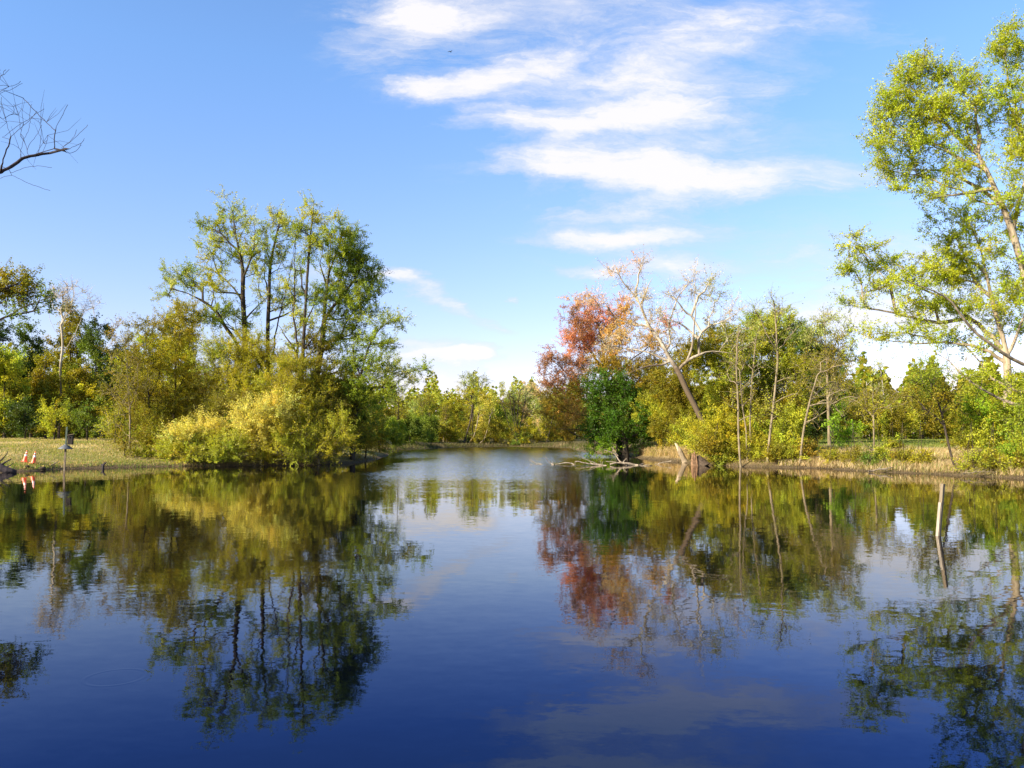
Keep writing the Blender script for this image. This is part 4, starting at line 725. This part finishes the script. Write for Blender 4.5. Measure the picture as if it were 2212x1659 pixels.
def far_woods():
    g = np.random.default_rng(77); V = []; T = []
    n = 150000; a = g.uniform(R(-52), R(52), n); deg = np.degrees(a)
    rad = np.where(np.abs(deg + 1) < 11, g.uniform(186, 215, n), g.uniform(122, 160, n)); x = np.sin(a) * rad; y = np.cos(a) * rad
    prof = np.where(np.abs(deg + 1) < 11, 11.5, np.where(deg > 20, 11.0, 8.5)) + 2.2 * np.sin(deg * 1.9) + 1.5 * np.sin(deg * 4.3 + 1) + 1.0 * np.sin(deg * 9.1 + rad * .3)
    prof = np.where(deg > 13, prof * .85, prof)
    z = hgt(x, y) + prof * g.random(n) ** 0.9
    c = np.stack([x, y, z], 1); nr = g.normal(size=(n, 3)); nr /= np.linalg.norm(nr, axis=1)[:, None]
    la = np.cross(nr, g.normal(size=(n, 3))); la /= np.linalg.norm(la, axis=1)[:, None]; lb = np.cross(nr, la); s = (.22 + .3 * g.random(n))[:, None]
    v = np.stack([c - la * s, c + lb * s * .7, c + la * s, c - lb * s * .7], 1).reshape(-1, 3)
    pal = np.array([OLIVE, GRN, OLIVE, YG, OLIVE]); k = ((np.sin(deg * 2.3) + np.sin(deg * 5.7 + 2) + g.normal(0, .6, n) + 2.4) / 4.8 * 5).astype(int).clip(0, 4)
    cc = pal[k] * np.clip(1 + .25 * g.normal(size=(n, 1)), .4, 1.6)
    o = link('far_woods', qmesh('far_woods', v, np.arange(n * 4).reshape(-1, 4), [LEAF], tint=np.repeat(cc, 4, 0)))
    tag(o, 'distant woods closing the view behind all the nearer trees', 'woods', kind='stuff')
far_woods()
# ------------------------------------------------------------------ GRASS (nobody could count it)
def land_points(n, x0, x1, y0, y1, rs, smin=.1, smax=99, keep=None):
    g = np.random.default_rng(rs); x = g.uniform(x0, x1, n); y = g.uniform(y0, y1, n); s = sdist(x, y)
    ok = (s > smin) & (s < smax)
    if keep is not None: ok &= keep(x, y, s, g)
    return x[ok], y[ok], g
def blades(name, label, x, y, g, h0, h1, width, cols, lean=.35, seed=0, heads=False, zoff=-.02):
    n = len(x); z = hgt(x, y) + zoff; h = g.uniform(h0, h1, n) * (0.7 + 0.3 * g.random(n))
    a = g.uniform(0, 6.28, n); ln = np.stack([np.cos(a), np.sin(a)], 1) * (h * lean * g.random(n))[:, None] + np.array((0.12, 0)) * h[:, None]
    b = g.uniform(0, 6.28, n); wv = np.stack([np.cos(b), np.sin(b), b * 0], 1) * (width * (0.6 + .8 * g.random(n)))[:, None] / 2
    p0 = np.stack([x, y, z], 1); p1 = p0 + np.stack([ln[:, 0] * .35, ln[:, 1] * .35, h * .6], 1); p2 = p0 + np.stack([ln[:, 0], ln[:, 1], h], 1)
    wt = wv * (1.3 if heads else 0.15)
    v = np.stack([p0 - wv, p0 + wv, p1 + wv * .7, p1 - wv * .7, p2 + wt, p2 - wt], 1).reshape(-1, 3)
    q = (np.arange(n)[:, None, None] * 6 + np.array([[0, 1, 2, 3], [3, 2, 4, 5]])[None]).reshape(-1, 4)
    cols = np.array(cols); patch = (np.sin(x * .9) + np.sin(y * .6 + x * .3) + g.normal(0, .8, n)); ci = np.clip(((patch + 2.2) / 4.4 * len(cols)).astype(int), 0, len(cols) - 1)
    c = cols[ci] * (1 + .22 * g.normal(size=(n, 1))); c = np.clip(np.repeat(c, 6, 0), .01, .8)
    o = link(name, qmesh(name, v, q, [LEAF], tint=c)); tag(o, label, 'grass', kind='stuff'); return o
STRAW = (0.48, 0.35, 0.18); STRAW2 = (0.42, 0.30, 0.13); GG = (0.16, 0.20, 0.03); GY = (0.28, 0.26, 0.06); PALE = (0.60, 0.48, 0.27)
x, y, g = land_points(260000, -60, -12, 44, 95, 1, .3, 60, lambda x, y, s, g: (x > -.72 * y) & (x < -.40 * y) & (g.random(len(x)) < .55))
blades('field_grass', 'short green and straw grass covering the left field', x, y, g, .05, .16, .035, [GG, GY, STRAW2, GG, STRAW, PALE])
x, y, g = land_points(60000, -45, -20, 44, 60, 2, .05, 1.2)
blades('waterside_weeds', 'bright green weeds along the left waterline', x, y, g, .05, .18, .03, [GG, (0.16, 0.26, .03), STRAW2, GG])
x, y, g = land_points(70000, 9, 17, 52, 84, 3, .7, 7, lambda x, y, s, g: (x / y < .25) & (x / y > .145) & (np.sin(x * 2.1 + y) + np.sin(y * 1.3 - x) > -1.2))
blades('dry_grass', 'tall pale dry grass on the right point behind the broken snag', x, y, g, .25, .85, .022, [STRAW2, STRAW, STRAW2, GY, STRAW2, STRAW], lean=.9, heads=True)
x, y, g = land_points(200000, 14, 34, 33, 66, 4, .15, 9, lambda x, y, s, g: (np.sin(x * 1.1 + y * .5) + np.sin(x * .5 - y * .9) > -.9) & (x / y > .33))
blades('bank_grass', 'dry straw grass leaning over the bank of the right meadow', x, y, g, .08, .48, .026, [STRAW, PALE, GY, STRAW, PALE, GG, STRAW], lean=.9)
x, y, g = land_points(160000, 16, 66, 52, 105, 5, 6, 60, lambda x, y, s, g: (x / y > .36) & (x / y < .72))
blades('meadow_grass', 'fresh green grass on the right meadow', x, y, g, .08, .28, .04, [GG, (0.15, .22, .03), GY, GG])
x, y, g = land_points(40000, -24, 24, 44, 70, 6, .02, 1.3, lambda x, y, s, g: (x / y > -.45) & (x / y < .45))
blades('shore_litter', 'brown dead stalks and litter at the foot of the shrubs', x, y, g, .05, .35, .02, [(0.12, .08, .04), (0.25, .18, .09), (0.10, .09, .03)], lean=1.2)
x, y, g = land_points(120000, 12, 30, 34, 62, 8, -.12, .9, lambda x, y, s, g: g.random(len(x)) < (.5 + .5 * np.sin(x * 2.3 + y * 1.1) * np.sin(x * .8 - y * 1.9 + 1)))
blades('bank_litter', 'tangled dead stalks hanging over the waterline of the meadow bank', x, y, g, .06, .34, .02, [(0.10, .07, .035), (0.30, .22, .11), (0.16, .15, .03), (0.22, .16, .08)], lean=1.6)
x, y, g = land_points(60000, -20, 14, 112, 158, 7, .02, 2.2)
blades('far_shore_grass', 'pale marsh grass at the waterline of the far shore', x, y, g, .15, .6, .05, [(0.07, .06, .02), (0.14, .12, .04), (0.10, .12, .02), (0.08, .06, .03), (0.25, .19, .09)], lean=.6)

# ------------------------------------------------------------------ small solid helpers
def simple(name, colr, rough=.7, spec=.3, nscale=12, var=.25, metallic=0.0, streak=(1, 1, 1)):
    m, t, out = mat(name); o = t.new('ShaderNodeTexCoord').outputs['Object']; f = t.noise(t.mapping(o, scale=streak), nscale, 5, .65)
    c = t.mix(t.rng(f, .35, .65), tuple(np.array(colr) * (1 - var)) + (1,), tuple(np.minimum(1, np.array(colr) * (1 + var))) + (1,))
    principled(t, out, c, rough, spec, f, .004, metallic); return m
def lathe(prof, seg=24):
    """prof: (r,z) list -> closed surface of revolution"""
    v = []; q = []
    for r, z in prof:
        for k in range(seg): a = 2 * math.pi * k / seg; v.append((r * math.cos(a), r * math.sin(a), z))
    for i in range(len(prof) - 1):
        for k in range(seg): q.append((i * seg + k, i * seg + (k + 1) % seg, (i + 1) * seg + (k + 1) % seg, (i + 1) * seg + k))
    return v, q
def box(cx, cy, z0, sx, sy, sz, top=1.0, bev=.12):
    """box with chamfered vertical edges, optional taper"""
    hx, hy = sx / 2, sy / 2; b = bev * min(hx, hy)
    ring = [(-hx + b, -hy), (hx - b, -hy), (hx, -hy + b), (hx, hy - b), (hx - b, hy), (-hx + b, hy), (-hx, hy - b), (-hx, -hy + b)]
    v = [(cx + x, cy + y, z0) for x, y in ring] + [(cx + x * top, cy + y * top, z0 + sz) for x, y in ring]
    q = [(i, (i + 1) % 8, 8 + (i + 1) % 8, 8 + i) for i in range(8)]
    for o, s in ((0, -1), (8, 1)): q += [tuple(o + k for k in (0, 1, 2, 3)), tuple(o + k for k in (0, 3, 4, 7)), tuple(o + k for k in (4, 5, 6, 7))]
    return v, q
def part(name, vqs, m, parent, smooth=False):
    b = Bag()
    for v, q in vqs: b.add(v, q, 0, smooth=smooth)
    return link(name, b.mesh(name, [m]), parent)

# traffic cones
ORANGE = simple('cone_orange', (0.85, 0.13, 0.045), .45, .5, 6, .12); COLLAR = simple('cone_collar', (0.85, 0.80, 0.76), .35, .5, 20, .08)
def cone(px, py, d, tx, ty, rz):
    bx = float(P(px, py, d)[0]); root = empty('traffic_cone', (bx, d, float(hgt(bx, d)) + .01), rz); root.rotation_euler = (R(ty), R(tx), R(rz))
    part('base', [box(0, 0, 0, .36, .36, .035, .96, .25)], ORANGE, root)
    part('cone_body', [lathe([(.135, .034), (.130, .06), (.118, .12), (.070, .40), (.030, .66), (.028, .70), (.018, .702), (.018, .69)])], ORANGE, root, True)
    part('reflective_collar', [lathe([(.0800, .36), (.0600, .47)])], COLLAR, root, True)
    part('reflective_collar', [lathe([(.0470, .56), (.0405, .60)])], COLLAR, root, True)
    return root
c1 = cone(53, 996, 48.2, 9, 0, 20); tag(c1, 'orange traffic cone with white bands leaning right, left one of the pair on the grass', 'cone', 'traffic cones on the left field')
c2 = cone(72, 996, 48.2, 7, 3, 65); tag(c2, 'orange traffic cone nearer the nest box, right one of the pair on the grass', 'cone', 'traffic cones on the left field')

# nest box on its post with predator guard
POSTG = simple('post_green_metal', (0.075, 0.10, 0.07), .55, .4); WOOD = simple('weathered_post', (0.20, 0.155, 0.10), .9, .1, 8, .4, streak=(3, 3, .4)); BOXM = simple('nest_box_wood', (0.035, 0.028, 0.022), .8, .2, 9, .3, streak=(3, 3, .5))
GUARD = simple('galvanised_guard', (0.13, 0.135, 0.13), .5, .5, 9, .2, .4)
d = 46.6; bx = float(P(139, 1000, d)[0]); bz = -.25; root = empty('nest_box', (bx, d, bz)); root.rotation_euler = (0, R(1.5), R(14))
tag(root, 'dark duck nest box on a post with a cone-shaped metal guard at the water edge', 'nest box')
k_ = d / F; zt = 2.0 + (HOR - 922) * k_ - bz; zg = 2.0 + (HOR - 966) * k_ - bz
part('post', [box(0, 0, 0, .10, .10, zg + .02)], WOOD, root)
part('upper_post', [box(0, 0, zg + .02, .085, .085, zt - zg - .02)], POSTG, root)
gd = part('predator_guard', [lathe([(.055, zg + .17), (.16, zg + .10), (.39, zg - .07), (.40, zg - .10), (.385, zg - .085), (.15, zg + .08), (.05, zg + .15)], 28)], GUARD, root, True)
zb = zg + .16
nb_ = part('box', [box(.235, .0, zb, .26, .28, .56, 1.0, .06)], BOXM, root)
rf = link('roof', None, nb_) if False else None
b_ = Bag(); v, q = box(.25, .0, zb + .562, .34, .36, .03, 1.0, .05); v = np.array(v); v[:, 2] += (v[:, 0] - .25) * .25; b_.add(v, q, 0, smooth=False); link('roof', b_.mesh('roof', [WOOD]), nb_)
v, q = lathe([(.0, 0), (.05, 0), (.05, .004), (.0, .004)], 16); v = np.array(v)[:, [0, 2, 1]] * (1, -1, 1) + (.235, -.1405, zb + .40)
b_ = Bag(); b_.add(v, q, 0); link('entrance_hole_disc', b_.mesh('entrance_hole_disc', [simple('hole_shade', (.008, .007, .006), .95, .05)]), nb_)  # near-black disc painted in for the shade inside the entrance

# gauge post standing in the pond
PW = simple('gauge_post_wood', (0.15, 0.118, 0.078), .85, .15, 7, .4, streak=(9, 9, .35)); BW = simple('gauge_board_paint', (0.26, 0.22, 0.17), .8, .2, 8, .25, streak=(9, 9, .4))
d = 2 * F / (1155 - HOR) * 1.0; a = P(2027.5, 1155, d); b = P(2036.5, 1045, d); ax = b - a; L = float(np.linalg.norm(ax))
root = empty('wooden_post', tuple(a)); root.rotation_euler = (0, math.atan2(ax[0], ax[2]), 0); root.rotation_euler.rotate_axis('Z', R(32))
tag(root, 'leaning weathered wooden stake standing in the water near the right edge', 'post')
part('stake', [box(0, 0, -.7, .066, .066, L + .7, 1.0, .10)], PW, root)
part('side_board', [box(-.046, 0, -.7, .024, .054, L * .63 + .7, 1.0, .08)], BW, root)

# ------------------------------------------------------------------ driftwood and stumps
def wood_thing(name, label, cat, lines, m, group=None, base=None, sides=6, jit=.02, rs=0):
    """lines: list of (points3d, r0, r1); first is the main stem"""
    g = np.random.default_rng(rs); base = np.array(base if base is not None else lines[0][0][0], float); root = None
    b = Bag(); sb = []
    for i, (pts, r0, r1) in enumerate(lines):
        p = resample(pts, .18); p[1:] += g.normal(0, jit, (len(p) - 1, 3)); r = np.linspace(r0, r1, len(p)) * (1 + .12 * g.normal(size=len(p)))
        v, q = tube(p, np.maximum(r, .004), sides)
        (b if i == 0 else sb.append(Bag()) or sb[-1]).add(v, q, 0)
    root = empty(name, tuple(base)); tag(root, label, cat, group)
    link('main_limb', b.mesh('main_limb', [m], base), root)
    for s in sb: link('side_branch', s.mesh('side_branch', [m], base), root)
    return root
DG = 'driftwood branches lying in the water by the right point'
def dw(label, lines, d, rs, m=DRIFT, name='driftwood', group=DG, cat='driftwood'):
    L = []
    for pts, r0, r1 in lines:
        L.append(([P(q[0], q[1], d + (q[2] if len(q) > 2 else 0)) for q in pts], r0, r1))
    return wood_thing(name, label, cat, L, m, group, rs=rs)
# water line at distance d sits at y = HOR + EYE*F/d
dw('bleached driftwood snag with a tall bent fork and knobbly arms', [([(1378, 1006), (1355, 1001), (1335, 999), (1318, 1003)], .09, .05), ([(1345, 1000), (1333, 994, .2), (1335, 985, .3), (1322, 976, .3), (1305, 972, .2)], .06, .02), ([(1335, 985, .3), (1322, 966, .3)], .035, .012), ([(1345, 1000), (1352, 990), (1356, 996)], .04, .015), ([(1322, 977, .3), (1326, 964, .3)], .03, .01), ([(1335, 1000), (1316, 995), (1310, 998)], .04, .02), ([(1378, 1006), (1392, 1000)], .05, .02)], 55.5, 1)
dw('low driftwood branch second from the right with a raking splintered arm', [([(1310, 1007), (1285, 1003), (1258, 1000), (1243, 996)], .08, .03), ([(1296, 1004), (1262, 992), (1246, 982)], .04, .012), ([(1280, 1003), (1272, 995)], .03, .01), ([(1300, 1005), (1303, 996)], .03, .01), ([(1300, 1006), (1280, 1009)], .05, .02)], 55.0, 2)
dw('curved pale driftwood branch with an upright prong, left of the raking one', [([(1240, 1004), (1228, 998), (1215, 1000), (1200, 1003)], .05, .025), ([(1196, 1005), (1186, 1000), (1178, 985)], .04, .012), ([(1196, 1004), (1193, 997)], .02, .008), ([(1240, 1004), (1243, 1010), (1242, 998)], .03, .012)], 56, 3)
dw('thin leftmost driftwood twig lying farthest out in the channel', [([(1170, 1003), (1140, 1004), (1112, 1006)], .035, .01), ([(1163, 1004), (1150, 996), (1146, 990)], .03, .01), ([(1152, 998), (1142, 993)], .02, .008)], 57, 4)
dw('small driftwood loop nearest the dry grass bank', [([(1500 - 50, 996), (1425, 1000), (1405, 1006)], .035, .015), ([(1425, 1000), (1415, 1008), (1432, 1010)], .03, .012), ([(1385, 1001), (1392, 1007)], .05, .03)], 57, 5)
dw('knobbly half-sunk driftwood log between the snag and the dry bank', [([(1352, 1008), (1362, 1009), (1372, 1008)], .13, .08), ([(1378, 1007), (1400, 1004), (1410, 1006)], .05, .03)], 54.6, 6)
# broken snag and split stump
PALEW = simple('split_wood_pale', (0.34, 0.26, 0.17), .9, .1, 6, .35, streak=(5, 5, .5)); ROT = simple('rotten_wood', (0.055, 0.040, 0.028), .95, .08, 6, .5); REDW = simple('rotten_core', (0.17, 0.10, 0.055), .95, .08, 7, .4)
d = 60.5; root = empty('broken_snag', tuple(P(1479, 996, d))); tag(root, 'pale broken snag leaning left on the bank before the dry grass', 'snag'); o3 = np.array(root.location)
b_ = Bag(); v, q = tube([P(1480, 999, d), P(1476, 990, d), P(1469, 975, d), P(1465, 966, d)], [.24, .20, .19, .14], 8); b_.add(v, q); link('lower_trunk', b_.mesh('lower_trunk', [WOOD], o3), root)
b_ = Bag()
for (ex, ey, r) in ((1458, 957, .06), (1462, 958, .05), (1460, 962, .08)):
    v, q = tube([P(1468, 974, d), P(1464, 966, d), P(ex, ey, d)], [.15, .12, r * .6], 7); b_.add(v + (r - .06, 0, 0), q)
link('split_top', b_.mesh('split_top', [PALEW], o3), root)
d = 54.6; root = empty('stump', tuple(P(1510, 1003, d))); tag(root, 'split hollow stump, dark on the right and tan on the left, at the water edge', 'stump'); o3 = np.array(root.location)
b_ = Bag(); v, q = tube([P(1520, 1009, d), P(1513, 997, d + .1), P(1506, 986, d + .2)], [.52, .36, .20], 10); b_.add(v, q); link('dark_trunk', b_.mesh('dark_trunk', [ROT], o3), root)
b_ = Bag()
for (x0, x1, y1, r) in ((1497, 1496, 980, .10), (1501, 1500, 976, .09), (1505, 1503, 981, .08)):
    v, q = tube([P(x0, 1008, d - .2), P((x0 + x1) / 2, 992, d - .15), P(x1, y1, d - .1)], [r * 1.5, r * 1.2, r * .5], 6); b_.add(v, q)
link('split_shell', b_.mesh('split_shell', [REDW], o3), root)
# roots and small stubs on the left shore
dw('dark tangle of roots at the water edge in the bottom left of the bank', [([(-40, 1014), (-5, 1008), (15, 1015), (34, 1018)], .45, .12), ([(0, 1006), (14, 996), (24, 990)], .07, .02), ([(-10, 1004), (6, 992), (18, 978), (17, 975)], .05, .012), ([(10, 1012), (30, 1000)], .05, .015), ([(-20, 1006), (-4, 990), (4, 980)], .05, .012)], 44.2, 7, m=TWIG_BLACK, name='root_tangle', group=None, cat='roots')
dw('small black branched stub poking out of the water under the half-bare tree', [([(222, 1013), (225, 1003), (232, 998)], .10, .02), ([(223, 1008), (217, 1002)], .06, .02), ([(224, 1004), (227, 997)], .05, .015)], 49.6, 8, m=TWIG_BLACK, name='stub', group=None, cat='stub')
dw('bleached stick lying on the grass between the cones and the nest box', [([(110, 1005), (120, 999), (127, 995)], .03, .012), ([(119, 1000), (116, 996)], .015, .008)], 47, 9, name='fallen_stick', group=None, cat='stick')
dw('long bare pole lying on the meadow bank by the waterline', [([(1876, 1018), (1910, 1012), (1930, 1008)], .05, .025), ([(1900, 1014), (1925, 1016)], .03, .01), ([(1895, 1015), (1905, 1005)], .025, .01)], 44.5, 10, name='fallen_branch', group=None, cat='branch')
dw('grey brush pile of thin sticks at the foot of the leaning dark tree', [([(2080, 1024), (2120, 1018), (2160, 1020)], .035, .015)] + [([(2075 + i * 17, 1026), (2090 + i * 16, 1012 + (i * 5 % 7)), (2110 + i * 15, 1016 - (i * 7 % 9))], .02, .006) for i in range(7)], 39.6, 11, name='brush_pile', group=None, cat='brush pile', m=BARK_TAN)
for i, (px, py, d, r, lb) in enumerate([(91, 1004, 47.4, .22, 'dark rock half sunk in the grass right of the cones'), (58, 1012, 46.6, .16, 'small dark stone at the waterline below the cones')]):
    g = np.random.default_rng(i + 5); prof = [(.01, -.6), (.7, -.4), (1, 0), (.85, .35), (.5, .55), (.01, .62)]; v, q = lathe(prof, 12); v = np.array(v) * r; v *= 1 + .14 * np.sin(v[:, :1] * 30 + i) * np.cos(v[:, 1:2] * 25)
    o = link('rock', qmesh('rock', v, q, [ROT], smooth=np.ones(len(q), bool)), None, (float(P(px, py, d)[0]), d, float(hgt(P(px, py, d)[0], d)) + .02)); tag(o, lb, 'rock')
# small bird high up, and the one outline of wings
BIRD = simple('bird_dark', (.02, .02, .022), .8, .2); pb = P(973, 112, 70); root = empty('bird', tuple(pb), R(60)); tag(root, 'tiny dark bird flying high beside the upper clouds', 'bird')
v, q = tube([(-.12, 0, 0), (-.08, 0, .005), (-.02, 0, .01), (.05, 0, .012), (.09, 0, .018), (.12, 0, .012), (.15, 0, .01)], [.012, .02, .035, .036, .026, .022, .004], 8); b_ = Bag(); b_.add(v, q); link('body', b_.mesh('body', [BIRD]), root)
for s in (-1, 1):
    v = [(.05, s * .02, .02), (-.04, s * .02, .02), (-.05, s * .12, .06), (.03, s * .12, .065), (-.09, s * .25, .03), (-.04, s * .24, .035)]; v = v + [(a, b, c - .006) for a, b, c in v]
    q = [(0, 1, 2, 3), (3, 2, 4, 5), (6, 9, 8, 7), (9, 11, 10, 8), (0, 3, 9, 6), (3, 5, 11, 9), (5, 4, 10, 11), (4, 2, 8, 10), (2, 1, 7, 8), (1, 0, 6, 7)]; link('wing', qmesh('wing', v, q, [BIRD]), root)
v = [(-.10, .012, .004), (-.10, -.012, .004), (-.19, -.035, 0), (-.19, .035, 0)]; v = v + [(a, b, c - .005) for a, b, c in v]
link('tail', qmesh('tail', v, [(0, 1, 2, 3), (7, 6, 5, 4), (0, 3, 7, 4), (3, 2, 6, 7), (2, 1, 5, 6), (1, 0, 4, 5)], [BIRD]), root)
